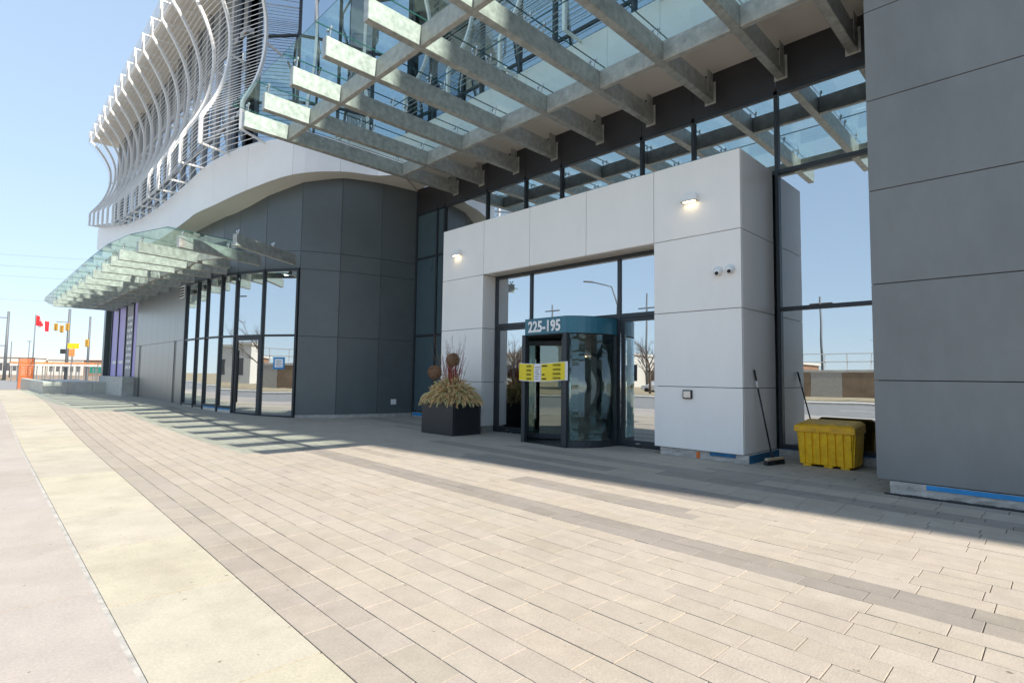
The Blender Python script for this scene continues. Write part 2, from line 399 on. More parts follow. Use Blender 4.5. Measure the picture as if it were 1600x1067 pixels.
# street
tag(box('road', 'asphalt', None, -600, 400, -20, -3.30, -.20, -.120), kind='structure')
tag(box('crossroad', 'asphalt', None, -120, -62, -3.29, 300, -.20, -.118), kind='structure')
tag(box('kerb', 'concrete_light', None, -62, 60, -3.29, -3.05, -.30, .0, .01), kind='structure')
mb = MB().box(-600, 400, -20.4, -20.05, -.2, .02); tag(mb.obj('far_kerb', 'concrete_light', bevel=.01), kind='structure')
tag(box('far_footway', 'concrete_light', None, -600, 400, -23, -20.41, -.2, .0), kind='structure')
tag(box('verge', 'dry_grass', None, -600, 400, -34, -23.01, -.2, .05), kind='structure')
rm = MB()
for i in range(-40, 30): rm.box(i*9, i*9+3, -11.7, -11.55, -.15, -.116)
rm.box(-600, 400, -4.3, -4.18, -.15, -.116)
tag(rm.obj('lane_markings', 'road_paint'), kind='structure')

# ================================================================== ENTRANCE PORTAL
YF, YB, YR = 10.049, 11.691, 10.5355
XL, XO, XO2, XR = -13.096, -11.270, -5.954, -4.1385
Z0, ZJ3, ZJ2, ZJ1, ZT = .15, 1.360, 2.836, 4.320, 5.843
G_ = .006; TH = .045
po = thing('entrance_portal', (-8.6, 10.8, 0), 'large white panelled portal framing the revolving door', 'portal')
rows = [Z0, ZJ3, ZJ2, ZJ1, ZT]
def fpanel(x0, x1, z0, z1): box('panel', 'white_panel', po, x0+G_, x1-G_, YF, YF+TH, z0+G_, z1-G_, .004)
for j in range(3):
    fpanel(XL, XO, rows[j], rows[j+1]); fpanel(XO2, XR, rows[j], rows[j+1])
lx = [XL, XO, -9.522, -7.722, XO2, XR]
for i in range(5): fpanel(lx[i], lx[i+1], ZJ1, ZT)
for j in range(4):
    box('side_panel', 'white_panel', po, XR-TH, XR-.0015, YF+TH+G_, YB-.03, rows[j]+G_, rows[j+1]-G_, .004)
    box('side_panel', 'white_panel', po, XL+.0015, XL+TH, YF+TH+G_, YB-.03, rows[j]+G_, rows[j+1]-G_, .004)
for j in range(3):
    box('reveal_panel', 'white_panel', po, XO-TH, XO-.0015, YF+TH+G_, YR+.06, rows[j]+G_, rows[j+1]-G_, .004)
    box('reveal_panel', 'white_panel', po, XO2+.0015, XO2+TH, YF+TH+G_, YR+.06, rows[j]+G_, rows[j+1]-G_, .004)
for i in range(1, 4): box('soffit_panel', 'white_panel', po, lx[i]+G_, lx[i+1]-G_, YF+TH+G_, YR+.06, ZJ1+.0015, ZJ1+TH, .004)
core = MB().box(XL+TH+.01, XO-TH-.01, YF+TH+.012, YB-.035, .16, ZJ1+.1).box(XO2+TH+.01, XR-TH-.01, YF+TH+.012, YB-.035, .16, ZJ1+.1)
core.box(XL+TH+.01, XR-TH-.01, YF+TH+.012, YB-.035, ZJ1+TH+.02, ZT-.03)
core.obj('backing', 'reveal_dark', po)
box('cap', 'white_panel', po, XL+.01, XR-.01, YF+.02, YB-.03, ZT-.028, ZT-.002)
def concrete_base(name, parent, x0, x1, y0, y1, z1, seed, z0=-.03, material='concrete'):
    bm = bmesh.new(); nx = max(2, int((x1-x0)/.12)); ny = max(2, int((y1-y0)/.12))
    mb = MB()
    rr = random.Random(seed)
    # rough cast kerb: grid of front vertices pushed in and out
    vs = []; fs = []; nz = 4
    for j in range(nz+1):
        for i in range(nx+1):
            vs.append((x0+(x1-x0)*i/nx, y0+rr.uniform(-.008, .008)+.01*noise.noise(Vector((i*.6, j*.7, seed))), z0+(z1-z0)*j/nz))
    for j in range(nz):
        for i in range(nx): fs.append((j*(nx+1)+i, j*(nx+1)+i+1, (j+1)*(nx+1)+i+1, (j+1)*(nx+1)+i))
    mb.add(vs, fs); mb.box(x0, x1, y0+.02, y1, z0, z1)
    bm.free()
    return mb.obj(name, material, parent)
concrete_base('footing', po, XL+.09, XO-.05, YF+.06, YB-.05, Z0, 3)
concrete_base('footing', po, XO2+.12, XR+.075, YF+.03, YB-.05, Z0-.004, 5)
box('membrane', 'blue_tape_dark', po, XR+.02, XR+.088, YF+.06, YB-.1, .0, Z0-.006)
box('membrane', 'blue_tape_dark', po, -4.78, -4.30, YF+.008, YF+.03, .085, Z0-.006)
box('paint_mark', 'orange_paint', po, -5.05, -4.99, YF+.004, YF+.03, .01, .125)
box('membrane', 'blue_tape', po, XL+.1, XL+.75, YF+.035, YF+.06, .0, .14)
# ------------------------------------------------------------------ entrance glazing in the portal
eg = thing('entrance_glazing', (-8.6, YR, 0), 'dark framed glass entrance screen with side doors inside the white portal', 'glazing')
GY0, GY1 = YR-.03, YR+.055
def gm(name, x0, x1, z0, z1, y0=GY0, y1=GY1, par=eg): return box(name, 'dark_frame', par, x0, x1, y0, y1, z0, z1, .004)
HT = 4.262; DT = 2.92
gm('head', XO+.004, XO2-.004, HT-.03, ZJ1-.004)
for xm in (XO+.045, -9.887, -7.13, XO2-.045): gm('mullion', xm-.04, xm+.04, .0, HT-.033)
for a, b in ((XO+.086, -9.928), (-9.846, -7.171), (-7.089, XO2-.086)): gm('transom', a, b, DT-.05, DT+.05)
def pane(par, mt, x0, x1, z0, z1, y, name='pane'): return box(name, mt, par, x0, x1, y, y+.012, z0, z1)
for a, b in ((XO+.08, -9.92), (-9.85, -7.165), (-7.095, XO2-.08)): pane(eg, 'window_glass', a, b, DT+.045, HT-.025, YR+.01)
def swing_door(x0, x1, hinge_left):
    d = gm('door', x0+.006, x0+.105, .02, DT-.055, YR-.022, YR+.03)
    PINV[d.name] = Matrix.Translation((0, 0, 0)) @ Matrix.Identity(4)
    for nm, a, b, c, e in (('stile', x1-.105, x1-.006, .02, DT-.055), ('rail', x0+.107, x1-.107, .02, .16), ('rail', x0+.107, x1-.107, DT-.14, DT-.055)):
        o = MB().box(a, b, YR-.022, YR+.03, c, e).obj(nm, 'dark_frame', None, .003); o.parent = d
    o = MB().box(x0+.10, x1-.10, YR, YR+.012, .15, DT-.13).obj('pane', 'window_glass'); o.parent = d
    hx = x0+.055 if not hinge_left else x1-.055
    h = MB().tube([(hx, YR-.09, .42), (hx, YR-.09, 2.52)], .016, 8).bar((hx, YR-.02, .55), (hx, YR-.09, .55), .02, .02).bar((hx, YR-.02, 2.4), (hx, YR-.09, 2.4), .02, .02)
    o = h.obj('pull_handle', 'steel', None, 0, True); o.parent = d
    o = MB().tube([(hx, YR+.09, .42), (hx, YR+.09, 2.52)], .014, 6).obj('pull_handle', 'black_steel'); o.parent = d
    o = MB().box(x0+.4, x0+.52, YR-.03, YR-.022, .08, .10).obj('lock_plate', 'steel'); o.parent = d
swing_door(XO+.086, -9.928, True); swing_door(-7.089, XO2-.086, False)
box('threshold', 'steel', eg, XO+.01, XO2-.01, YR-.07, YR+.08, -.01, .012)
# ------------------------------------------------------------------ revolving door
rd = thing('revolving_door', (-8.4, 10.2, 0), 'revolving glass door with teal drum band numbered 225-195', 'revolving door')
P1 = Vector((-8.955, 9.335)); P2 = Vector((-7.665, 9.275)); PR = Vector((-7.175, YR-.035)); PLw = Vector((-9.84, YR-.035))
def bez(a, c, b, n): return [a*(1-t)**2+c*2*t*(1-t)+b*t*t for t in [i/n for i in range(n+1)]]
arcR = bez(P2, Vector((-7.10, 9.62)), PR, 9); arcL = bez(PLw, Vector((-9.42, 9.80)), P1, 9)
def ribbon(pts, th, z0, z1):
    n = len(pts); nrm = []
    for i in range(n):
        d = (pts[min(i+1, n-1)]-pts[max(i-1, 0)]).normalized(); nrm.append(Vector((-d.y, d.x)))
    loop = [p for p in pts]+[pts[i]+nrm[i]*th for i in range(n-1, -1, -1)]
    mb = MB()
    for i in range(n-1):
        q = [pts[i], pts[i+1], pts[i+1]+nrm[i+1]*th, pts[i]+nrm[i]*th]; b = len(mb.v)
        mb.v += [(p.x, p.y, z0) for p in q]+[(p.x, p.y, z1) for p in q]
        mb.f += [(b+3, b+2, b+1, b), (b+4, b+5, b+6, b+7), (b, b+1, b+5, b+4), (b+2, b+3, b+7, b+6)]
        if i == 0: mb.f.append((b+3, b, b+4, b+7))
        if i == n-2: mb.f.append((b+1, b+2, b+6, b+5))
    return mb
band = ribbon(arcL+[P1+(P2-P1)*t for t in (.02, .35, .7, .98)]+arcR, .06, 2.49, 2.85)
bo = band.obj('drum_band', 'teal_sign', rd, 0)
dch = (P2-P1).normalized(); nch = Vector((dch.y, -dch.x))
tp = P1+(P2-P1)*.49+nch*.012
place_text('225-195', .345, 'white_letter', rd, (tp.x, tp.y, 2.655), (dch.x, dch.y, 0), 'house_number', .006, .011, .90)
poly = arcL+arcR
MB().prism([tuple(p) for p in poly], 2.46, 2.485).obj('drum_ceiling', 'reveal_dark', rd)
MB().prism([tuple(p) for p in poly], 2.852, 2.862).obj('drum_top', 'dark_frame', rd)
for p in (P1, P2): box('post', 'dark_frame', rd, p.x-.055, p.x+.055, p.y-.045, p.y+.06, 0, 2.488, .005)
ribbon(arcR[:], .012, .14, 2.47).obj('curved_pane', 'door_glass', rd, 0, True)
ribbon(arcL[:], .012, .14, 2.47).obj('curved_pane', 'door_glass', rd, 0, True)
ribbon(arcR, .05, .0, .15).obj('kick_plate', 'dark_frame', rd); ribbon(arcL, .05, .0, .15).obj('kick_plate', 'dark_frame', rd)
box('jamb', 'dark_frame', rd, PR.x-.03, PR.x+.04, PR.y-.07, PR.y+.001, 0, 2.488); box('jamb', 'dark_frame', rd, PLw.x-.04, PLw.x+.03, PLw.y-.07, PLw.y+.001, 0, 2.488)
C0 = Vector((-8.46, 10.42)); MB().tube([(C0.x, C0.y, 0), (C0.x, C0.y, 2.47)], .05, 10).obj('centre_shaft', 'steel', rd, 0, True)
for a in (-150, -60, 60):
    d = Vector((math.cos(rad(a)), math.sin(rad(a)))); e = C0+d*1.05; wng = MB()
    for z in (.09, 2.34): wng.bar((C0.x+d.x*.05, C0.y+d.y*.05, z), (e.x, e.y, z), .04, .12)
    wng.bar((e.x, e.y, .03), (e.x, e.y, 2.40), .05, .05)
    wo_ = wng.obj('wing', 'dark_frame', rd)
    PINV[wo_.name] = Matrix.Translation(-Vector(rd.location))
    gl = MB().bar((C0.x+d.x*.06, C0.y+d.y*.06, 1.215), (e.x-d.x*.03, e.y-d.y*.03, 1.215), .01, 2.13).obj('wing_pane', 'door_glass', wo_); gl.matrix_parent_inverse = Matrix.Identity(4)
    hb = C0+d*.85; nn = Vector((-d.y, d.x))*.06
    h = MB().tube([(hb.x+nn.x, hb.y+nn.y, .5), (hb.x+nn.x, hb.y+nn.y, 1.95)], .014, 6).obj('wing_handle', 'steel', wo_); h.matrix_parent_inverse = Matrix.Identity(4)
MB().prism([tuple(p) for p in poly], .001, .012).obj('floor_mat', 'black_plastic', rd)
# ------------------------------------------------------------------ caution banner
cb = thing('caution_banner', (P1.x, P1.y, 1.4), 'yellow caution tape banner with a white notice strung across the revolving door', 'caution tape')
A = P1-dch*.10+nch*.075; B = P2+dch*.02+nch*.085
def on_banner(t, z, off=0): q = A+(B-A)*t; return (q.x+nch.x*off, q.y+nch.y*off, z)
def bquad(t0, t1, z0, z1, off, material, name, n=10, wav=.004):
    mb = MB(); rr = random.Random(int(t0*999)); vs = []; fs = []
    for i in range(n+1):
        t = t0+(t1-t0)*i/n; sag = -.025*math.sin(math.pi*min(max(t, 0), 1))+.03*max(0, t-.3)
        wv = wav*math.sin(t*37)+wav*math.sin(t*17+1)
        for k, z in ((0, z0), (1, z1)): vs.append(on_banner(t, z+sag, off+wv))
        for k, z in ((0, z0), (1, z1)): vs.append(on_banner(t, z+sag, off+wv-.0015))
    for i in range(n):
        a = i*4; b = a+4; fs += [(a, b, b+1, a+1), (b+2, a+2, a+3, b+3), (a+1, b+1, b+3, a+3), (a+2, b+2, b, a)]
    fs += [(0, 1, 3, 2), (n*4, n*4+2, n*4+3, n*4+1)]
    mb.add(vs, fs); return mb.obj(name, material, cb)
bquad(0, 1.09, 1.425, 1.835, 0, 'tape_white', 'backing_sheet', 14)
for i in range(4):
    z = 1.443+i*.0955
    for (a, b) in ((.004, .352), (.518, 1.03)):
        bquad(a, b, z, z+.093, .006, 'tape_yellow', 'tape_strip', 6)
    def lab(t, s, size, sx=1.):
        sag = -.025*math.sin(math.pi*t)+.03*max(0, t-.3)
        p = on_banner(t, z+.042+sag, .014); return place_text(s, size, 'ink_black', cb, p, (dch.x, dch.y, 0), 'lettering', .001, .001, sx)
    lab(.235, 'CAUTION', .062, .55); lab(.86, 'CAUTION', .066, .78)
    if i in (0, 1, 3): bquad(.535, .535+(.10, .06, .09, .12)[i], z+.03, z+.062, .010, 'ink_black', 'print_line', 2)
bquad(.372, .498, 1.435, 1.815, .008, 'paper', 'notice', 4, .001)
for i in range(6): bquad(.386+.008*(i % 2), .484-.012*(i % 3), 1.745-i*.052, 1.745-i*.052+.014, .0125, 'ink_black', 'print_line', 2, .001)
# ------------------------------------------------------------------ fittings on the portal
def wall_light(x, z, label):
    t = thing('wall_light', (x, YF, z), label, 'wall light', 'lit box lights on the white portal')
    MB().add([(x-.18, YF+.004, z-.05), (x+.18, YF+.004, z-.05), (x+.18, YF-.17, z-.05), (x-.18, YF-.17, z-.05),
              (x-.14, YF+.004, z+.10), (x+.14, YF+.004, z+.10), (x+.14, YF-.10, z+.10), (x-.14, YF-.10, z+.10)],
             [(0, 1, 2, 3), (4, 7, 6, 5), (0, 4, 5, 1), (1, 5, 6, 2), (2, 6, 7, 3), (3, 7, 4, 0)]).obj('housing', 'white_panel', t, .006)
    box('trim', 'galv', t, x-.16, x+.16, YF-.155, YF-.02, z-.056, z-.0515)
    box('lamp', 'lamp_on', t, x-.12, x+.12, YF-.12, YF-.05, z-.060, z-.057)
wall_light(-5.115, 5.06, 'lit white wall light above the pair of dome cameras')
wall_light(-12.383, 5.06, 'lit white wall light above the planter side of the portal')
def dome(x, z, label):
    t = thing('security_camera', (x, YF, z), label, 'security camera', 'dome cameras on the portal')
    MB().tube([(x, YF+.003, z+.03), (x, YF-.04, z+.03)], [.085, .085], 14).obj('mount', 'white_paint', t, 0, True)
    MB().ball((x, YF-.06, z), .072, 14, 8).obj('dome', 'white_paint', t, 0, True)
    MB().ball((x+.012, YF-.105, z-.022), .038, 10, 6).obj('lens', 'lens_dark', t, 0, True)
dome(-4.575, 3.53, 'white dome camera on the portal, away from its corner'); dome(-4.34, 3.54, 'white dome camera on the portal, close to its corner')
ic = thing('intercom', (-5.21, YF, 1.21), 'small square steel intercom box low on the white portal', 'intercom')
box('housing', 'black_plastic', ic, -5.305, -5.118, YF-.045, YF+.003, 1.13, 1.30, .006); box('face_plate', 'steel', ic, -5.285, -5.138, YF-.052, YF-.044, 1.15, 1.28, .003)

# ================================================================== CURTAIN WALL BEHIND
cw = thing('curtain_wall', (-8, YB, 0), 'tall dark framed curtain wall rising behind the white portal', 'curtain wall')
ZS = [.20, 2.95, 5.79, 7.46]
def cmul(x, z0, z1, wd=.07): box('mullion', 'dark_frame', cw, x-wd/2, x+wd/2, YB-.05, YB+.12, z0, z1, .004)
mx = [-16.82, -15.58, -15.17, -12.96, -11.25, -9.85, -7.25, -5.88, -4.05, -1.925]
for i, x in enumerate(mx):
    if x <= -15 or x >= -4.06: cmul(x, .0, 7.43)
    else: cmul(x, 5.79, 7.43)
for i in range(len(mx)-1):
    a, b = mx[i]+.036, mx[i+1]-.036
    box('transom', 'dark_frame', cw, a, b, YB-.04, YB+.11, 7.43, 7.52, .004)
    box('spandrel_panel', 'spandrel', cw, a-.03, b+.03, YB-.02, YB+.03, 7.525, 8.43, .004)
    if i < 2:
        for j in range(3):
            box('spandrel_panel', 'spandrel_blue', cw, a, b, YB+.0, YB+.04, ZS[j]+.04, ZS[j+1]-.04, .003)
            if j: box('transom', 'dark_frame', cw, a, b, YB-.03, YB+.1, ZS[j]-.035, ZS[j]+.035, .003)
    else:
        pane(cw, 'window_glass', a-.01, b+.01, 5.83, 7.44, YB+.02)
        box('transom', 'dark_frame', cw, a, b, YB-.04, YB+.11, 5.75, 5.835, .004)
        if a < -5 and a > -14: continue
        if a < -14:
            for j in range(2): box('spandrel_panel', 'spandrel_blue', cw, a, b, YB+.0, YB+.04, ZS[j]+.04, ZS[j+1]-.04, .003)
        else:
            for j in range(2):
                pane(cw, 'window_glass', a-.01, b+.01, ZS[j]+.04, ZS[j+1]-.035, YB+.02)
            box('transom', 'dark_frame', cw, a, b, YB-.04, YB+.11, 2.91, 2.99, .004)
            box('sill', 'dark_frame', cw, a, b, YB-.04, YB+.11, .16, .245, .004)
concrete_base('footing', cw, -4.05, -1.93, YB-.16, YB+.1, .155, 9)
box('membrane', 'blue_tape_dark', cw, -4.04, -1.94, YB-.14, YB-.02, .1555, .162)
concrete_base('footing', cw, -16.8, -13.1, YB-.06, YB+.1, .19, 11); box('membrane', 'blue_tape', cw, -16.75, -13.1, YB-.072, YB-.05, .08, .185)
MB().box(-17.25, -16.86, YB-.03, YB+.3, .1, 8.6).obj('gap_filler', 'dark_frame', cw)  # dark filler box added to close the light leak beside the curved wall
# lobby behind the glass
tag(box('lobby_floor', 'lobby_floor', None, -16.7, 2, YR+.16, 17, -.08, -.012), kind='structure')
tag(box('lobby_wall', 'lobby_wall', None, -16.7, 2, 17, 17.2, -.1, 8.4), kind='structure')
tag(box('lobby_ceiling', 'lobby_wall', None, -16.7, 2, YB+.13, 17, 7.6, 7.7), kind='structure')
tag(box('lobby_side_wall', 'lobby_wall', None, -16.9, -16.72, YB+.14, 17, -.1, 7.6), kind='structure')
tag(box('lobby_end_wall', 'lobby_wall', None, 2.0, 2.15, 8.99, 17, -.1, 7.6), kind='structure')

# ================================================================== DARK SLAB WALL AT THE RIGHT
sw = thing('slab_wall', (0, 9, 0), 'tall flat grey panelled wall standing on a concrete footing beside the yellow bin', 'wall')
SY, SX = 8.95, -1.872
sz = [.185, 1.527, 2.862, 4.190, 5.50, 6.82, 8.14, 9.46, 10.78, 12.1, 13.4, 14.7, 16.0]
sxs = [SX, 1.6, 5.0, 8.0]
for j in range(len(sz)-1):
    for i in range(3): box('panel', 'slab_panel', sw, sxs[i]+(.003 if i else 0), sxs[i+1]-.003, SY, SY+.04, sz[j]+.005, sz[j+1]-.005, .004)
    box('end_panel', 'slab_panel', sw, SX, SX+.04, SY+.043, YB+.02 if j < 6 else 10.2, sz[j]+.005, sz[j+1]-.005, .004)
MB().box(SX+.045, 7.99, SY+.045, YB, .186, 15.98).obj('backing', 'reveal_dark', sw)
concrete_base('footing', sw, -1.72, 7.9, SY-.012, YB, .18, 21)
box('membrane', 'blue_tape', sw, -1.32, 5, SY-.026, SY-.01, .118, .176)
sb = MB(); rr = random.Random(4); px_ = -1.75
while px_ < 3: sb.add([], []); sb.ball((px_, SY-.03, .008), .024+.014*rr.random(), 6, 4, (1.6, 1, .6)); px_ += .045
tag(sb.obj('sealant_bead', 'black_plastic', sw), kind='stuff')

# ================================================================== CURVED DARK WALL AND SHOPFRONT
W = [(-42.5, 6.2), (-39, 6.2), (-36, 6.2), (-33.2, 6.2), (-30, 6.2), (-27, 6.2), (-24.75, 6.2), (-23.6, 6.22), (-22.4, 6.29), (-21.3, 6.42), (-20.42, 6.66), (-19.15, 7.10), (-17.95, 7.80), (-17.39, 8.95), (-17.06, 10.33), (-16.87, 11.69)]
WT = [9.1, 8.45, 7.95, 7.5, 7.2, 7.06, 7.03, 7.05, 7.08, 7.14, 7.25, 7.6, 7.97, 8.28, 8.37, 8.37]
cwall = thing('curved_wall', (-18, 9, 0), 'charcoal panelled wall curving between the shopfront and the entrance recess', 'wall')
def wpanel(par, i, z0a, z0b, z1a, z1b, material, name='panel', th=.05, gap=.007, off=0.):
    a = Vector(W[i]); b = Vector(W[i+1]); d = (b-a).normalized(); a = a+d*gap; b = b-d*gap
    q = strip(a, b, off, off+th)
    return MB().prism([tuple(p) for p in q], [z0a, z0b, z0b, z0a], [z1a, z1b, z1b, z1a]).obj(name, material, par, .003)
for i in (12, 13, 14):
    zz = [.17, 2.77, 5.03, 5.63]
    for j in range(3): wpanel(cwall, i, zz[j]+.005, zz[j]+.005, zz[j+1]-.005, zz[j+1]-.005, 'dark_panel')
    wpanel(cwall, i, 5.635, 5.635, WT[i]+.02, WT[i+1]+.02, 'dark_panel')
    q = strip(W[i], W[i+1], .015, .3); MB().prism([tuple(p) for p in q], -.03, .168).obj('footing', 'concrete', cwall, .004)
    q = strip(W[i], W[i+1], .055, .4); MB().prism([tuple(p) for p in q], .16, 8.0).obj('backing', 'reveal_dark', cwall)
for i in range(6, 12):
    wpanel(cwall, i, 5.055, 5.055, 5.635, 5.635, 'dark_panel'); wpanel(cwall, i, 5.645, 5.645, WT[i]+.02, WT[i+1]+.02, 'dark_panel')
    q = strip(W[i], W[i+1], .055, .25); MB().prism([tuple(p) for p in q], 5.06, min(WT[i], WT[i+1])).obj('backing', 'reveal_dark', cwall)
vp = Vector(W[13])*.72+Vector(W[14])*.28; vp = Vector(W[14])*.75+Vector(W[15])*.25
a_ = Vector(W[14]); b_ = Vector(W[15]); dd = (b_-a_).normalized(); nn = Vector((dd.y, -dd.x)); vc = a_+dd*.62
vq = [vc-dd*.1-nn*.01, vc-dd*.1+nn*.02, vc+dd*.1+nn*.02, vc+dd*.1-nn*.01]
tag(MB().prism([tuple(p) for p in vq], .47, .66).obj('outlet_cover', 'white_paint', None, .004), 'small pale outlet cover low on the charcoal curved wall', 'outlet cover')
# shopfront
sf = thing('shopfront', (-21, 6.6, 0), 'curved dark framed shopfront glazing with a glass door under the low canopy', 'shopfront')
def pnt(i, t): return Vector(W[i])*(1-t)+Vector(W[i+1])*t
SFP = [pnt(6, 0), pnt(7, .2), pnt(8, 0), pnt(9, .05), pnt(10, 0), pnt(11, 0), pnt(12, 0)]
HZ = 4.98; TZ = 2.79
for i, p in enumerate(SFP):
    nxt = SFP[min(i+1, len(SFP)-1)]; prv = SFP[max(i-1, 0)]; d = (nxt-prv).normalized(); n = Vector((-d.y, d.x)); wd = .05 if i in (1, 2) else .075
    if i == len(SFP)-1: p = p-d*.06
    q = [p-d*wd/2-n*.05, p+d*wd/2-n*.05, p+d*wd/2+n*.12, p-d*wd/2+n*.12]
    MB().prism([tuple(v) for v in q], grade(p.x)-.02, 5.05).obj('mullion', 'dark_frame', sf, .004)
for i in range(len(SFP)-1):
    a, b = SFP[i], SFP[i+1]; d = (b-a).normalized(); n = Vector((-d.y, d.x)); a2 = a+d*.04; b2 = b-d*(.04 if i < 5 else .1)
    def sbox(nm, material, o0, o1, z0, z1, par=sf, a=a2, b=b2, bev=.003):
        q = [a+n*o0, b+n*o0, b+n*o1, a+n*o1]; return MB().prism([tuple(v) for v in q], z0, z1).obj(nm, material, par, bev)
    zb = max(grade(a.x), grade(b.x))
    sbox('head', 'dark_frame', -.03, .1, HZ-.02, 5.05); sbox('transom', 'dark_frame', -.03, .1, TZ-.035, TZ+.035)
    sbox('pane', 'window_glass', .02, .032, TZ+.03, HZ-.015, bev=0)
    if i == 4:   # glazed door
        d0 = sbox('door', 'dark_frame', -.02, .05, .03, .17, bev=.003)
        PINV[d0.name] = Matrix.Identity(4)
        for nm, o in (('rail', sbox('rail', 'dark_frame', -.02, .05, TZ-.15, TZ-.04, None)),
                      ('stile', sbox('stile', 'dark_frame', -.02, .05, .172, TZ-.152, None, a2, a2+d*.11)), ('stile', sbox('stile', 'dark_frame', -.02, .05, .172, TZ-.152, None, b2-d*.11, b2)),
                      ('pane', sbox('pane', 'window_glass', .01, .022, .165, TZ-.145, None, a2+d*.1, b2-d*.1, 0))): o.parent = d0
        hp = a2+d*.06-n*.08
        o = MB().tube([(hp.x, hp.y, .5), (hp.x, hp.y, 2.3)], .02, 8).obj('pull_handle', 'black_steel'); o.parent = d0
    else:
        zs = .06 if i == 5 else zb+.14-.11*(i < 2)
        sbox('pane', 'window_glass', .02, .032, zs+.07, TZ-.03, bev=0); sbox('sill', 'dark_frame', -.03, .1, zs, zs+.075)
        sbox('footing', 'concrete_light', -.01, .2, -.03, zs-.001)
        if i in (2, 3): sbox('membrane', 'blue_tape', -.016, -.008, zs-.05, zs-.004)
ndir = (SFP[6]-SFP[5]).normalized(); nc = SFP[5]+(SFP[6]-SFP[5])*.50-Vector((-ndir.y, ndir.x))*.0
no = thing('window_notice', (nc.x, nc.y, 1.7), 'white paper notice edged with blue tape on the shopfront glass', 'notice')
nn = Vector((ndir.y, -ndir.x))
def nbox(nm, material, s0, s1, z0, z1, o0, o1):
    q = [nc+ndir*s0+nn*o1, nc+ndir*s1+nn*o1, nc+ndir*s1+nn*o0, nc+ndir*s0+nn*o0]; return MB().prism([tuple(v) for v in q], z0, z1).obj(nm, material, no)
nbox('paper', 'paper', -.17, .17, 1.70, 2.02, -.019, -.014)
for s0, s1, z0, z1 in ((-.22, .22, 2.0, 2.06), (-.22, .22, 1.66, 1.72), (-.22, -.16, 1.721, 1.999), (.16, .22, 1.721, 1.999)): nbox('tape', 'blue_tape', s0, s1, z0, z1, -.0185, -.011)
for j in range(4): nbox('print_line', 'ink_black', -.11+.02*(j % 2), .11-.03*(j % 2), 1.93-j*.055, 1.943-j*.055, -.0145, -.0125)
# metal clad stretch with two slot doors
mc = thing('clad_wall', (-29, 6.2, .28), 'brushed metal clad wall with two dark slots beyond the shopfront', 'wall')
mxs = [-24.80, -25.95, -26.3, -27.1, -28.15, -29.25, -30.4, -31.5, -32.3, -32.75, -33.6]
for i in range(len(mxs)-1):
    b, a = mxs[i], mxs[i+1]
    if i in (1, 8):
        box('slot_door', 'black_steel', mc, a+.01, b-.01, 6.215, 6.25, .20, 2.80, .003)
        box('panel', 'metal_clad', mc, a+.006, b-.006, 6.2, 6.24, 2.81, 5.6, .003); continue
    box('panel', 'metal_clad', mc, a+.006, b-.006, 6.2, 6.24, .20, 2.80, .003); box('panel', 'metal_clad', mc, a+.006, b-.006, 6.2, 6.24, 2.81, 5.6, .003)
MB().box(-33.6, -24.82, 6.37, 6.6, .0, 7.0).obj('backing', 'reveal_dark', mc)
vt = thing('vent', (-25.5, 6.2, 4.6), 'small dark louvred vent high on the metal cladding', 'vent')
for j in range(4): MB().bar((-25.75, 6.18, 4.62+j*.11), (-25.2, 6.18, 4.62+j*.11), .05, .05).obj('slat', 'ink_black', vt)
box('backing', 'white_paint', vt, -25.8, -25.15, 6.188, 6.20, 4.55, 5.05)
# lilac windows
lw = thing('printed_windows', (-37, 6.2, .6), 'tall windows covered in lilac and grey printed film', 'window')
pxs = [-33.6, -34.3, -36.2, -38.2, -40.2]
for i in range(4):
    b, a = pxs[i], pxs[i+1]
    pn = box('printed_pane', 'grey_print' if i == 1 else 'pink_print', lw, a+.05, b-.05, 6.2, 6.22, 1.25, 5.1)
    box('mullion', 'dark_frame', lw, a-.05, a+.05, 6.14, 6.3, 1.2, 5.15)
for j in range(9):
    for q_ in range(3): box('print_mark', 'white_letter', lw, -35.85+q_*.42, -35.85+q_*.42+.30-.08*((j+q_) % 2), 6.193, 6.199, 4.3-j*.33, 4.3-j*.33+.16)
for x0_ in (-37.8, -39.6): box('print_mark', 'white_letter', lw, x0_, x0_+1.1, 6.193, 6.199, 1.95, 2.12)
MB().box(-40.2, -33.62, 6.31, 6.6, .2, 7.2).obj('backing', 'reveal_dark', lw); box('head', 'dark_frame', lw, -40.2, -33.62, 6.15, 6.305, 5.12, 5.6)
box('plinth', 'concrete_light', lw, -40.4, -33.62, 5.7, 6.35, .1, 1.24, .01)
tag(MB().box(-41.9, -41.3, 6.0, 6.6, .1, 8.6).obj('corner_column', 'dark_panel', None, .01), 'dark square column at the far end of the podium', 'column')
lwp = thing('raised_planter', (-46, 4.6, .28), 'long low pale concrete planter wall below the lilac windows', 'planter')
for y0, y1 in ((3.0, 4.05), (4.06, 5.1), (5.11, 6.3)): box('wall_block', 'concrete_light', lwp, -38.35, -38.05, y0, y1, .1, .93, .015)
for i in range(7): box('wall_block', 'concrete_light', lwp, -38.36-(i+1)*2.2, -38.36-i*2.2-.01, 3.0, 3.3, .1, .93, .015)
box('gravel', 'concrete', lwp, -53.7, -38.36, 3.31, 6.3, .1, .84); box('water_cover', 'dark_panel', lwp, -50, -39.2, 3.9, 5.4, .84, .90)

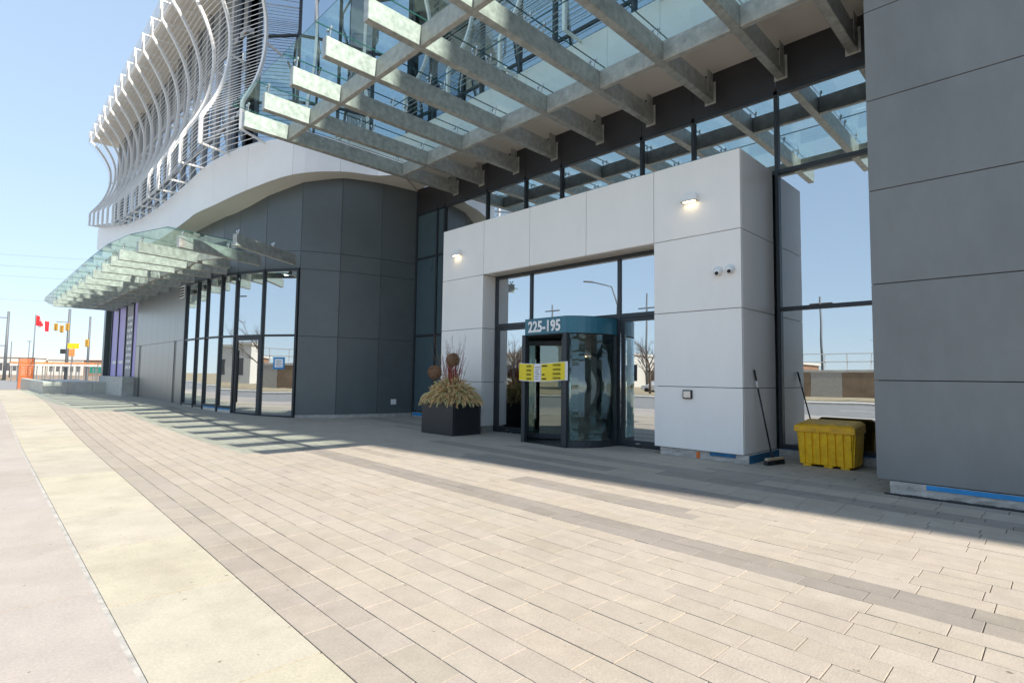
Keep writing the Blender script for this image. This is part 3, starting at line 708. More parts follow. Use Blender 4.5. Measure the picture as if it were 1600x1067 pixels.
# ================================================================== WHITE FASCIA BAND AND SOFFIT
FA = [(-42.5, 5.5), (-39, 5.5), (-36, 5.5), (-33.2, 5.5), (-30, 5.5), (-27, 5.5), (-24.75, 5.5), (-23.6, 5.5), (-22.4, 5.5), (-21.6, 5.53), (-20.5, 5.77), (-19.07, 6.36), (-17.5, 7.22), (-16.86, 8.56), (-16.5, 9.75), (-15.75, 10.2)]
FT = [10.55, 9.9, 9.4, 8.95, 8.65, 8.52, 8.5, 8.5, 8.52, 8.6, 8.87, 9.14, 9.22, 9.45, 9.6, 9.7]
fb = thing('fascia_band', (-20, 7, 7), 'smooth white fascia band curving over the podium with a cream soffit', 'fascia')
def cr(P, i, t):
    p0, p1, p2, p3 = P[max(i-1, 0)], P[i], P[i+1], P[min(i+2, len(P)-1)]
    f = lambda a, b, c, d: .5*(2*b+(c-a)*t+(2*a-5*b+4*c-d)*t*t+(-a+3*b-3*c+d)*t**3)
    return tuple(f(*q) for q in zip(p0, p1, p2, p3)) if isinstance(p0, tuple) else f(p0, p1, p2, p3)
for i in range(15):
    K = 4 if i >= 7 else 1; e = .0025
    F_ = [Vector(cr(FA, i, e+(1-2*e)*k/K)) for k in range(K+1)]; B0 = [cr(WT, i, k/K) for k in range(K+1)]; T0 = [cr(FT, i, k/K) for k in range(K+1)]
    Wl = [Vector(W[i]).lerp(Vector(W[i+1]), k/K) for k in range(K+1)]; Nn = []
    for k in range(K+1):
        d = (Vector(cr(FA, i, min(1, k/K+.05)))-Vector(cr(FA, i, max(0, k/K-.05)))).normalized(); Nn.append(Vector((-d.y, d.x)))
    fp = MB(); sp_ = MB(); cp = MB()
    def shell(mb, lo, hi, za0, zb0, za1, zb1):    # strip between two plan curves, closed below, above and round the sides
        n0 = len(mb.v); n_ = len(lo)
        for k in range(n_):
            mb.v += [(lo[k].x, lo[k].y, za0[k]), (hi[k].x, hi[k].y, za1[k]), (hi[k].x, hi[k].y, zb1[k]), (lo[k].x, lo[k].y, zb0[k])]
        for k in range(n_-1):
            q = n0+k*4
            for j in range(4): mb.f.append((q+j, q+(j+1) % 4, q+4+(j+1) % 4, q+4+j))
        mb.f += [(n0+3, n0+2, n0+1, n0), tuple(n0+(n_-1)*4+j for j in range(4))]
    shell(fp, F_, [F_[k]+Nn[k]*.06 for k in range(K+1)], B0, T0, B0, T0); fp.obj('fascia_panel', 'white_fascia', fb)
    lo = [F_[k]+Nn[k]*.064 for k in range(K+1)]; hi = [Wl[k]+(Wl[k]-lo[k]).normalized()*.03 for k in range(K+1)]
    shell(sp_, lo, hi, [z+.004 for z in B0], [z+.05 for z in B0], [z+.004 for z in B0], [z+.05 for z in B0]); sp_.obj('soffit_panel', 'soffit_cream', fb)
    hi = [Wl[k]+(Wl[k]-lo[k]).normalized()*1.2 for k in range(K+1)]
    shell(cp, lo, hi, [z-.05 for z in T0], [z-.01 for z in T0], [z-.05 for z in T0], [z-.01 for z in T0]); cp.obj('capping', 'white_fascia', fb)
MB().box(-42.56, -42.5, 5.5, 7, 9.1, 10.5).obj('end_panel', 'white_fascia', fb)
ex = [-15.75, -12.96, -11.25, -9.85, -7.25, -5.88, -4.05, -1.88]
for i in range(7):
    box('fascia_panel', 'white_fascia', fb, ex[i]+.004, ex[i+1]-.004, 10.2, 10.26, 8.42, 9.7, .003)
    box('soffit_panel', 'soffit_cream', fb, ex[i]+.003, ex[i+1]-.003, 10.263, YB-.025, 8.426, 8.47)
MB().prism([(-16.87, 11.66), (-15.76, 10.2), (-15.76, 11.66)], 8.43, 8.47).obj('soffit_panel', 'soffit_cream', fb)
box('capping', 'white_fascia', fb, -16.4, -1.88, 10.263, 11.4, 9.65, 9.69)

# ================================================================== UPPER FACADE
uf = thing('upper_facade', (-22, 8, 8.5), 'upper storeys with dark windows between white piers behind the fin screen', 'building')
UY = 6.35; x = -42.4; bays = []
while x < -20.5: bays.append(x); x += 1.52
for bx in bays:
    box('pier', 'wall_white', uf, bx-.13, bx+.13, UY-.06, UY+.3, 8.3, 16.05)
    for (z0, z1) in ((8.4, 10.5), (10.7, 13.4), (13.6, 15.9)):
        wn = box('window', 'dark_frame', uf, bx+.134, bx+1.386, UY+.05, UY+.12, z0, z1)
        o = MB().box(bx+.19, bx+1.33, UY+.03, UY+.045, z0+.06, z1-.06).obj('pane', 'upper_glass'); o.parent = wn
    for z in (10.6, 13.5): box('spandrel_beam', 'wall_white', uf, bx+.134, bx+1.386, UY-.02, UY+.25, z-.1, z+.1)
MB().box(-42.4, -20.4, UY+.31, UY+.6, 8.2, 16.05).obj('backing', 'reveal_dark', uf)
UP = [(-20.4, 6.38), (-19.6, 6.75), (-18.5, 7.7), (-17.9, 8.9), (-17.6, 10.1), (-16.9, 11.2), (-15.5, 11.35), (-12.96, 11.35), (-11.25, 11.35), (-9.85, 11.35), (-7.25, 11.35), (-5.88, 11.35), (-4.05, 11.35), (-1.88, 11.35)]
for i in range(len(UP)-1):
    a = Vector(UP[i]); b = Vector(UP[i+1]); d = (b-a).normalized(); n = Vector((-d.y, d.x))
    q = [a-d*.05-n*.07, a+d*.05-n*.07, a+d*.05+n*.1, a-d*.05+n*.1]
    MB().prism([tuple(p) for p in q], 8.6, 16.05).obj('mullion', 'dark_frame', uf)
    for (z0, z1) in ((8.7, 10.9), (10.98, 13.3), (13.38, 15.95)):
        q = [a+d*.05, b-d*.05, b-d*.05+n*.015, a+d*.05+n*.015]
        MB().prism([tuple(p) for p in q], z0, z1).obj('pane', 'upper_glass', uf)
    for z in (10.94, 13.34):
        q = [a+d*.052-n*.04, b-d*.052-n*.04, b-d*.052+n*.06, a+d*.052+n*.06]; MB().prism([tuple(p) for p in q], z-.04, z+.04).obj('transom', 'dark_frame', uf)
    q = [a+n*1.6, b+n*1.6, b+n*1.7, a+n*1.7]; MB().prism([tuple(p) for p in q], 8.6, 16.05).obj('inner_wall', 'lobby_wall', uf)
rf = [(-43.2, 5.0), (-22, 5.0), (-20, 5.2), (-18.0, 6.0), (-17.0, 7.4), (-16.7, 9.0), (-16.4, 11.5), (-1.9, 11.5), (-1.9, 24), (-43.6, 24)]
roof = MB().prism(rf, 16.08, 16.6).obj('roof', 'white_fascia', uf, .01)
MB().prism([(p[0]+(.05 if k in (0, 9) else -.02), p[1]+(.06 if k < 8 else -.05)) for k, p in enumerate(rf)], 16.06, 16.078).obj('eave_soffit', 'soffit_cream', uf)
MB().box(-42.3, -24.82, 7.0, 22, .0, 8.2).box(-24.8, -17.0, 11.2, 22, 0, 8.2).obj('core', 'reveal_dark', uf)

# ================================================================== FIN SCREEN
sc = thing('fin_screen', (-30, 5, 8.5), 'white screen of curved vertical fins and thin horizontal rods over the podium', 'screen')
def lerp(a, b, t): return a+(b-a)*t
def interp(xs, ys, x):
    for i in range(len(xs)-1):
        if xs[i] <= x <= xs[i+1]: return lerp(ys[i], ys[i+1], (x-xs[i])/(xs[i+1]-xs[i]))
    return ys[0] if x < xs[0] else ys[-1]
fx = [p[0] for p in FA]
def zb_at(x): return interp(fx, FT, x)-.05
PROF = [(0, 0), (.125, 0), (.16, .10), (.21, .30), (.26, .47), (.32, .64), (.39, .78), (.46, .87), (.54, .90), (.62, .86), (.69, .72), (.76, .50), (.83, .20), (.88, -.08), (.905, -.20), (1, -.22)]
def prof(t): return interp([p[0] for p in PROF], [p[1] for p in PROF], t)
class Rib: pass
ribs = []
def add_rib(bx, by, nx, ny, d, zb=None, zt=15.85, amp=1.):
    r = Rib(); l = math.hypot(nx, ny); r.b = Vector((bx, by)); r.n = Vector((nx/l, ny/l)); r.d = d; r.zb = zb if zb else zb_at(bx); r.zt = zt; r.amp = amp; ribs.append(r); return r
for i in range(14): add_rib(-21.1-1.52*(13-i), 5.5, 0, -1, .70)
add_rib(-19.85, 6.02, .30, -.95, 1.10); add_rib(-18.45, 6.70, .48, -.88, 1.15); add_rib(-17.25, 7.75, .80, -.6, .95); add_rib(-16.65, 9.2, .95, -.3, .85)
nleft = len(ribs)
for xx in (-14.6, -12.4, -10.2, -8.0, -5.8, -3.6, -2.1): add_rib(xx, 10.2, 0, -1, .70, 9.64)
def rp(r, t, extra=0): # point on the fin's outer line, t 0..1 up
    o = r.d-prof(t)*r.amp+extra; p = r.b+r.n*o; return Vector((p.x, p.y, r.zb+(r.zt-r.zb)*t))
def build_rib(r, par):
    mb = MB(); tt = [0, .06, .125]+[.125+.78*i/26 for i in range(1, 27)]+[.95, 1]
    side = Vector((-r.n.y, r.n.x, 0)); pts = [rp(r, t) for t in tt]
    n = len(pts); vs = []; fs = []; wd = .042; dp = .10
    N3 = Vector((r.n.x, r.n.y, 0))
    for i, p in enumerate(pts):
        d = (pts[min(i+1, n-1)]-pts[max(i-1, 0)]).normalized(); nn = (N3-d*N3.dot(d)).normalized()
        vs += [p+side*wd, p-side*wd, p-side*wd-nn*dp, p+side*wd-nn*dp]
    for i in range(n-1):
        for k in range(4): fs.append((i*4+k, i*4+(k+1) % 4, (i+1)*4+(k+1) % 4, (i+1)*4+k))
    fs += [(3, 2, 1, 0), tuple((n-1)*4+k for k in range(4))]
    mb.add(vs, fs)
    for t, back in ((0, -.12), (1, -.7)):
        p = rp(r, t); q = r.b+r.n*back; mb.bar((p.x-r.n.x*.002, p.y-r.n.y*.002, p.z), (q.x, q.y, p.z), .06, .06)
    o = mb.obj('fin', 'white_paint', par)
    p = rp(r, .5); q = r.b-r.n*.62
    MB().bar((p.x-r.n.x*.085, p.y-r.n.y*.085, p.z), (q.x, q.y, p.z), .055, .075).obj('bracket', 'white_paint', par)
    return o
for r in ribs[:nleft]: build_rib(r, sc)
NR = 50
for k in range(NR):
    t = (k+.5)/NR; mb = MB(); pts = []
    for i, r in enumerate(ribs[:nleft-2]): pts.append(rp(r, t, -.05))
    mb.tube([pts[0]+(pts[0]-pts[1])*.5]+pts, .011, 4, True); mb.obj('rod', 'white_paint', sc)
for tt_, outs in ((0, (.12, .30, .48, .64)), (1, (.15, .4, .65, .9))):   # rods under the fin feet and over their tops
    for o_ in outs:
        pts = []
        for r in ribs[:nleft-2]: p = r.b+r.n*o_*r.d/.7; pts.append(Vector((p.x, p.y, (r.zb if tt_ == 0 else r.zt)+.0)))
        MB().tube([pts[0]+(pts[0]-pts[1])*.5]+pts, .012, 4).obj('rod', 'white_paint', sc)
es = thing('entrance_screen', (-9, 9.5, 9.7), 'white curved fins and rods above the glass entrance canopy', 'screen')
for r in ribs[nleft:]: build_rib(r, es)
for k in range(0, 40):
    t = (k+.5)/40; pts = [rp(r, t, -.05) for r in ribs[nleft:]]; MB().tube(pts, .009, 4).obj('rod', 'galv', es)

# ================================================================== ENTRANCE CANOPY
ca = thing('entrance_canopy', (-7.5, 7, 7), 'galvanised steel and green glass canopy over the entrance', 'canopy')
BX = [-14.57, -13.25, -11.66, -10.12, -8.52, -6.99, -5.46, -3.94, -2.63]
ZB_, ZTP = 7.76, 8.175; BW = .17
for i, x in enumerate(BX):
    # hollow section ends stay open: shell plus cap
    b = box('beam', 'galv', ca, x-BW/2, x+BW/2, 4.70, YB-.024, ZB_, ZTP, .012)
    box('fixing_plate', 'galv', ca, x+BW/2, x+BW/2+.012, 11.35, 11.6, 7.85, 8.40, .003); box('end_plate', 'galv_dirty', ca, x-.13, x+.13, YB-.0235, YB-.0205, 7.72, 8.22)
for yy in (5.88, 9.49):
    for i in range(8): box('purlin', 'galv_dirty', ca, BX[i]+BW/2+.001, BX[i+1]-BW/2-.001, yy-.06, yy+.06, ZB_+.006, ZTP-.006, .008)
ZG = 8.385
def edge(o):
    o.data.materials.append(M['glass_edge'])
    for p in o.data.polygons:
        if abs(p.normal.z) < .5: p.material_index = 1
gx = [-14.90]+[(BX[i]) for i in range(1, 8)]+[-2.2]
gy = [4.50, 7.45, 9.80]
for i in range(8):
    for j in range(2):
        o = MB().box(gx[i]+.008, gx[i+1]-.008, gy[j]+.008, gy[j+1]-.008, ZG, ZG+.02).obj('glass_pane', 'canopy_glass', ca); edge(o)
def spider(x, y, par, z0=ZTP, z1=ZG):
    mb = MB()
    for sx in (-.07, .07):
        mb.tube([(x, y, z0-.005), (x+sx*.6, y, z0+.06), (x+sx, y, z1-.02)], .012, 5); mb.tube([(x+sx, y, z1-.035), (x+sx, y, z1+.022)], .028, 8)
        mb.tube([(x, y, z0+.03), (x+sx*.2, y+.0, z0+.06)], .02, 5)
    return mb.obj('glass_fitting', 'steel', par)
for i, x in enumerate(BX):
    for y in (4.8, 6.1, 7.25, 7.65, 9.3): spider(x, y, ca)

# ================================================================== LOW CANOPY
lc = thing('podium_canopy', (-27, 4.6, 5), 'long low glass canopy on galvanised arms along the podium', 'canopy')
arms = [((-16.0, 5.09), (-17.36, 7.34)), ((-17.42, 4.06), (-18.42, 6.66)), ((-19.1, 3.42), (-19.75, 6.15)), ((-20.84, 3.25), (-20.95, 6.45)), ((-22.2, 3.25), (-22.2, 6.3))]
x = -23.9
while x > -40: arms.append(((x, 3.25), (x, 6.2))); x -= 1.86
zl0, zl1 = 5.0, 5.33
for (a, b) in arms:
    MB().bar((a[0], a[1], (zl0+zl1)/2), (b[0], b[1], (zl0+zl1)/2), .14, zl1-zl0).obj('arm', 'galv', lc, .01)
    d = (Vector(b)-Vector(a)).normalized()
    p = Vector(a)+d*.12; 
    for s in (.12, 1.6): q = Vector(a)+d*s; spider(q.x, q.y, lc, zl1, 5.44)
for i in range(1, len(arms)-1):
    a = Vector(arms[i][0]).lerp(Vector(arms[i][1]), .62); b = Vector(arms[i+1][0]).lerp(Vector(arms[i+1][1]), .62); d = (b-a).normalized()
    MB().bar((a.x+d.x*.071, a.y+d.y*.071, 5.17), (b.x-d.x*.071, b.y-d.y*.071, 5.17), .1, .2).obj('purlin', 'galv_dirty', lc)
g0 = [(-17.1, 3.72), (-18.9, 3.17), (-20.9, 2.95), (-22.2, 2.92), (-23.9, 2.9)]+[(a[0][0], 2.9) for a in arms[6:]]+[(-40.6, 3.0), (-42.4, 3.4)]
g1 = [(-17.55, 6.5), (-19.5, 5.95), (-20.95, 6.0), (-22.2, 5.95), (-23.9, 5.9)]+[(a[0][0], 5.9) for a in arms[6:]]+[(-40.6, 5.9), (-42.4, 5.2)]
for i in range(len(g0)-1):
    q = [Vector(g0[i+1]), Vector(g0[i]), Vector(g1[i]), Vector(g1[i+1])]; c = sum(q, Vector((0, 0)))/4
    q = [c+(p-c)*.994 for p in q]
    MB().prism([tuple(p) for p in q], 5.44, 5.46).obj('glass_pane', 'canopy_glass', lc); edge(lc.children[-1]) if False else edge(bpy.data.objects[[c.name for c in lc.children if c.name.startswith('glass_pane')][-1]])

# ================================================================== TOWER BEYOND THE SLAB WALL
tw = thing('tower', (16, 15, 0), 'tall grey tower block rising at the end of the slab wall', 'building')
MB().box(8.02, 24, 8.96, 26, 0, 54).obj('wall', 'tower_panel', tw)
for k in range(16):
    for i in range(4):
        xx = 8.6+i*3.9
        wn = box('window', 'dark_frame', tw, xx, xx+2.6, 8.89, 8.958, 1.2+k*3.2, 3.3+k*3.2)
        o = MB().box(xx+.08, xx+2.52, 8.875, 8.888, 1.28+k*3.2, 3.22+k*3.2).obj('pane', 'upper_glass'); o.parent = wn

# ================================================================== PLANTER
pl = thing('planter', (-11.45, 9.25, 0), 'black square planter of dried grasses, red stems and twig balls', 'planter')
PX0, PX1, PY0, PY1, PH = -12.22, -10.90, 8.77, 9.72, .83
mb = MB()
t = .05
mb.box(PX0, PX1, PY0, PY0+t, 0, PH).box(PX0, PX1, PY1-t, PY1, 0, PH).box(PX0, PX0+t, PY0+t+.001, PY1-t-.001, 0, PH).box(PX1-t, PX1, PY0+t+.001, PY1-t-.001, 0, PH)
mb.obj('box', 'planter_black', pl, .006); box('soil', 'earth', pl, PX0+t+.001, PX1-t-.001, PY0+t+.001, PY1-t-.001, .02, .74)
rr = random.Random(12); cx, cy = (PX0+PX1)/2, (PY0+PY1)/2
groups = {'straw': MB(), 'straw_gold': MB(), 'straw_green': MB()}
def plume(mb, p, d, L, droop):
    pts = []; q = Vector(p); v = Vector(d).normalized()
    n = 7
    for i in range(n):
        pts.append(q.copy()); q = q+v*(L/(n-1)); v = (v+Vector((0, 0, -droop))).normalized()
    side = v.cross(Vector((0, 0, 1))).normalized()
    # stalk
    mb.tube(pts, [.004]*n, 3, False)
    for i in range(1, n):
        f = i/(n-1); 
        for s in range(7):
            b = pts[i]+(pts[i-1]-pts[i])*rr.random(); out = Vector((rr.gauss(0, 1), rr.gauss(0, 1), rr.gauss(0, .7))).normalized()
            dirn = ((pts[i]-pts[i-1]).normalized()*.9+out*.55).normalized(); l = (.05+.06*rr.random())*(1.2-.5*f); sd = dirn.cross(out).normalized()*.010
            tip = b+dirn*l; mb.add([b-sd, b+sd, tip], [(0, 1, 2)])
for i in range(760):
    a = rr.uniform(0, 2*math.pi); ring = rr.random()**.6; x = cx+math.cos(a)*ring*.68; y = cy+math.sin(a)*ring*.50
    tilt = ring*1.25+rr.uniform(-.15, .25); L = rr.uniform(.18, .38)*(1.1-.1*ring); z = .80+.06*rr.random()+.36*(1-ring)**.8
    d = (math.cos(a)*math.sin(tilt), math.sin(a)*math.sin(tilt), math.cos(tilt)+.05)
    key = rr.choice(['straw', 'straw', 'straw_gold', 'straw_gold', 'straw_green'])
    plume(groups[key], (x, y, z), d, L, .16+.14*ring)
for k, g in groups.items(): tag(g.obj('dried_grass', k, pl), kind='stuff')
for i in range(46):
    a = rr.uniform(0, 6.28); rad_ = .16*rr.random(); x = cx+.06+math.cos(a)*rad_; y = cy+math.sin(a)*rad_*.8; h = rr.uniform(.75, 1.35)
    lean = Vector((math.cos(a)*.10+rr.gauss(0, .05), math.sin(a)*.10, 1)); p0 = Vector((x, y, .85)); p1 = p0+lean*h*.5; p2 = p0+lean*h+Vector((rr.gauss(0, .05), rr.gauss(0, .05), 0))
    MB().tube([p0, p1, p2], [.010, .008, .004], 5).obj('red_stem', 'red_stem', pl)
for i in range(34):
    a = rr.uniform(0, 6.28); sp = rr.uniform(.08, .36); p0 = Vector((cx+rr.gauss(0, .1), cy+rr.gauss(0, .1), .95)); h = rr.uniform(1.0, 1.62)
    p2 = p0+Vector((math.cos(a)*sp*h, math.sin(a)*sp*h, h)); p1 = p0.lerp(p2, .5)+Vector((rr.gauss(0, .03), rr.gauss(0, .03), 0))
    mb = MB().tube([p0, p1, p2], [.006, .0045, .0015], 4)
    for s in range(4):
        q = p1.lerp(p2, rr.random()); mb.tube([q, q+Vector((rr.gauss(0, .06), rr.gauss(0, .06), rr.uniform(.06, .2)))], [.003, .0012], 3)
    mb.obj('bare_twig', 'twig', pl)
for i in range(5):
    x = cx-.18+rr.gauss(0, .05); y = cy+rr.gauss(0, .08); h = rr.uniform(.9, 1.2)
    MB().tube([(x, y, .85), (x+rr.gauss(0, .03), y, .85+h)], [.02, .014], 7).obj('birch_stick', 'birch', pl)
def twigball(c, R):
    mb = MB()
    for i in range(70):
        ax = Vector((rr.gauss(0, 1), rr.gauss(0, 1), rr.gauss(0, 1))).normalized(); u = ax.orthogonal().normalized(); v = ax.cross(u); a0 = rr.uniform(0, 6.28); ln = rr.uniform(1.2, 3.5); r_ = R*rr.uniform(.86, 1.03)
        pts = [Vector(c)+(u*math.cos(a0+ln*k/7)+v*math.sin(a0+ln*k/7))*r_*(1+rr.gauss(0, .015)) for k in range(8)]
        mb.tube(pts, .007, 3)
    mb.ball(c, R*.8, 10, 8)
    return mb.obj('twig_ball', 'twig', pl)
twigball((-12.02, 9.02, 1.60), .19); twigball((-11.28, 9.05, 1.93), .175)
for i in range(9):
    a = rr.uniform(3.4, 6.0); p = Vector((cx+math.cos(a)*.45*rr.uniform(.7, 1), cy+math.sin(a)*.42*rr.uniform(.7, 1), 1.0+.1*rr.random())); mb = MB()
    for k in range(9):
        an = k*.7; d = Vector((math.cos(an), math.sin(an)*.6-.5, .4+.3*math.sin(an))).normalized()*.055; s = d.cross(Vector((0, 0, 1))).normalized()*.028
        mb.add([p, p+d*.6+s, p+d, p+d*.6-s], [(0, 1, 2, 3)])
    mb.obj('dried_flower', 'flower', pl)

# ================================================================== BROOM
br = thing('broom', (-3.74, 10.45, 0), 'push broom with a black handle leaning on the side of the white portal', 'broom')
hb = Vector((-3.78, 10.42, .11)); ht = Vector((-4.118, 10.52, 1.70)); dv = (ht-hb).normalized()
MB().tube([hb+dv*.10, ht-dv*.2], .0145, 8).obj('handle', 'black_steel', br, 0, True)
MB().tube([ht-dv*.21, ht], .018, 8).obj('grip', 'black_plastic', br, 0, True); MB().tube([ht-dv*.34, ht-dv*.205], .0165, 8).obj('sleeve', 'white_paint', br, 0, True)
MB().tube([hb, hb+dv*.12], [.03, .018], 8).obj('socket', 'black_plastic', br, 0, True)
ba = Vector((-3.80, 10.19, 0)); bb = Vector((-3.70, 10.72, 0)); dirb = (bb-ba).normalized()
MB().bar(ba+Vector((0, 0, .1)), bb+Vector((0, 0, .1)), .075, .05).obj('head', 'broom_wood', br, .012)
mb = MB()
for i in range(240):
    q = ba.lerp(bb, rr.random())+dirb.cross(Vector((0, 0, 1)))*rr.uniform(-.035, .035); e = q+Vector((rr.gauss(0, .02), rr.gauss(0, .02), 0)); mb.tube([(q.x, q.y, .078), (e.x, e.y, .002)], [.006, .008], 3)
tag(mb.obj('bristles', 'black_plastic', br), kind='stuff')

# ================================================================== SALT BIN
bi = thing('salt_bin', (-3.0, 11.05, 0), 'yellow plastic salt bin with ribbed sides and a sloping lid', 'salt bin')
bx0, bx1, by0, by1 = -3.46, -2.56, 10.72, 11.36
def taper(x0, x1, y0, y1, z0, z1, e):
    return MB().add([(x0+e, y0+e, z0), (x1-e, y0+e, z0), (x1-e, y1-e, z0), (x0+e, y1-e, z0), (x0, y0, z1), (x1, y0, z1), (x1, y1, z1), (x0, y1, z1)],
        [(0, 3, 2, 1), (4, 5, 6, 7), (0, 1, 5, 4), (1, 2, 6, 5), (2, 3, 7, 6), (3, 0, 4, 7)])
taper(bx0, bx1, by0, by1, .04, .62, .035).obj('body', 'bin_yellow', bi, .012)
def rib(xa, xb, face):
    e = .022
    if face == 'f':
        return MB().add([(xa, by0+.035-e, .045), (xb, by0+.035-e, .045), (xb, by0-e, .60), (xa, by0-e, .60), (xa-.012, by0+.05, .045), (xb+.012, by0+.05, .045), (xb+.012, by0+.01, .60), (xa-.012, by0+.01, .60)],
            [(0, 1, 2, 3), (4, 7, 6, 5), (0, 4, 5, 1), (3, 2, 6, 7), (0, 3, 7, 4), (1, 5, 6, 2)]).obj('rib', 'bin_yellow', bi, .004)
    return MB().add([(bx1-.035+e, xa, .045), (bx1-.035+e, xb, .045), (bx1+e, xb, .60), (bx1+e, xa, .60), (bx1-.05, xa-.012, .045), (bx1-.05, xb+.012, .045), (bx1-.01, xb+.012, .60), (bx1-.01, xa-.012, .60)],
        [(0, 1, 2, 3), (4, 7, 6, 5), (0, 4, 5, 1), (3, 2, 6, 7), (0, 3, 7, 4), (1, 5, 6, 2)]).obj('rib', 'bin_yellow', bi, .004)
for i in range(7): rib(bx0+.045+i*.122, bx0+.045+i*.122+.085, 'f')
for i in range(5): rib(by0+.05+i*.118, by0+.05+i*.118+.08, 's')
for xx in (bx0+.08, bx0+.42, bx1-.22): box('foot', 'bin_yellow', bi, xx, xx+.14, by0+.045, by1-.05, 0, .045, .004)
lid = MB().add([(bx0-.035, by0-.04, .60), (bx1+.035, by0-.04, .60), (bx1+.035, by1+.02, .60), (bx0-.035, by1+.02, .60),
    (bx0-.03, by0-.035, .705), (bx1+.03, by0-.035, .705), (bx1+.03, by1+.02, .76), (bx0-.03, by1+.02, .76),
    (bx0+.03, by0+.03, .745), (bx1-.03, by0+.03, .745), (bx1-.03, by1-.02, .805), (bx0+.03, by1-.02, .805)],
    [(0, 3, 2, 1), (0, 1, 5, 4), (1, 2, 6, 5), (2, 3, 7, 6), (3, 0, 4, 7), (4, 5, 9, 8), (5, 6, 10, 9), (6, 7, 11, 10), (7, 4, 8, 11), (8, 9, 10, 11)]).obj('lid', 'bin_lid', bi, .008)
box('lid_handle', 'bin_yellow', bi, -3.12, -2.90, by0-.052, by0-.038, .625, .66, .004)

# ================================================================== SHOP INTERIOR
inner = [(-24.7, 6.4), (-22.4, 6.5), (-20.5, 6.9), (-19.3, 7.33), (-18.25, 7.95), (-17.9, 8.95), (-17.7, 11.0), (-24.7, 11.0)]
tag(MB().prism(inner, .0, .02).obj('shop_floor', 'lobby_floor'), kind='structure')
tag(MB().prism(inner, 5.06, 5.12).obj('shop_ceiling', 'lobby_wall'), kind='structure')
tag(box('shop_wall', 'lobby_wall', None, -24.7, -17.45, 11.01, 11.1, .0, 5.2), kind='structure')
for i, (x, y) in enumerate(((-19.6, 8.0), (-20.2, 8.9), (-19.0, 9.0), (-21.0, 9.6), (-19.6, 10.2))):
    mb = MB().tube([(x, y, 5.02), (x, y, 5.058)], .07, 12); o = mb.obj('downlight', 'spot_on'); tag(o, 'small lit downlight in the shop ceiling behind the glass', 'downlight', 'shop ceiling downlights')

# ================================================================== BACKGROUND BEYOND THE PODIUM
def pix(px, py, z):   # where the sight line through a photo pixel meets a height (used once to survey positions)
    d = fw+r2*((px-800)/F_PX)-u2*((py-533.5)/F_PX); t = (z-CAM_H)/d.z; return Vector((d.x*t, d.y*t, z))
def atdist(px, py, D): d = fw+r2*((px-800)/F_PX)-u2*((py-533.5)/F_PX); return Vector((0, 0, CAM_H))+d*D
# orange mesh fence panels
def fence_panel(a, b, h, z0, label, holes=True, material='orange_mesh', grp='orange mesh fence panels'):
    a = Vector(a); b = Vector(b); t = thing('mesh_fence', (a.x, a.y, z0), label, 'fence', grp)
    d = (b-a); L = d.length; d.normalize(); mb = MB(); n = max(3, int(L/.11)); rr = random.Random(int(a.x*7))
    for i in range(n+1):
        p = a+d*(L*i/n); mb.bar((p.x, p.y, z0+.02), (p.x+rr.gauss(0, .01), p.y, z0+h-.05), .05, .012, (d.y, -d.x, 0))
    for k in range(int(h/.12)):
        z = z0+.06+k*.12; mb.bar((a.x, a.y+.01, z), (b.x, b.y+.01, z), .012, .05)
    mb.obj('mesh', material, t)
    for q in (a, b): MB().tube([(q.x, q.y, z0-.05), (q.x, q.y, z0+h)], .03, 6).obj('post', 'pole_grey', t)
    MB().tube([(a.x, a.y, z0+h), (b.x, b.y, z0+h)], .02, 5).obj('top_rail', 'pole_grey', t)
fence_panel((-56.2, 2.95), (-54.3, 3.72), 2.35, .1, 'orange mesh fence panel standing at the end of the pavement')
fz = grade(-50)
cf = thing('wire_fence', (-60, 10, 0), 'temporary wire fence panels with grey posts behind the orange mesh', 'fence')
pa = Vector((-60, 6.5)); pb = Vector((-66, 24)); mb = MB(); n = 9
for i in range(n+1):
    p = pa.lerp(pb, i/n); MB().tube([(p.x, p.y, -.1), (p.x, p.y, 2.3)], .035, 6).obj('post', 'pole_grey', cf)
for z in (.25, 2.25): MB().tube([(pa.x, pa.y, z), (pb.x, pb.y, z)], .022, 5).obj('rail', 'pole_grey', cf)
for i in range(110):
    p = pa.lerp(pb, i/110); mb.tube([(p.x, p.y, .2), (p.x, p.y, 2.25)], .006, 3, False)
for k in range(10): mb.tube([(pa.x, pa.y, .3+k*.2), (pb.x, pb.y, .3+k*.2)], .006, 3, False)
tag(mb.obj('wire_mesh', 'pole_grey', cf), kind='stuff')
def pole(base, h, r, name, label, cat, grp=None, lean=0):
    t = thing(name, tuple(base), label, cat, grp)
    MB().tube([(base.x, base.y, -.15), (base.x+lean, base.y, h)], [r, r*.75], 8).obj('pole', 'pole_grey', t, 0, True); return t
Dg = 88.
def gpt(px, D): p = atdist(px, 580, D); return Vector((p.x, p.y, 0))
def zat(px, py, D): return atdist(px, py, D).z
def xyat(px, py, D): p = atdist(px, py, D); return p
# utility pole at the frame edge
b = gpt(7, Dg); t = pole(b, zat(7, 486, Dg), .24, 'utility_pole', 'dark utility pole with cross arms by the crossroads', 'utility pole')
for py in (496, 540): 
    z = zat(7, py, Dg); MB().bar((b.x, b.y, z), (b.x-1.0, b.y-3.2, z), .14, .14).obj('cross_arm', 'pole_grey', t)
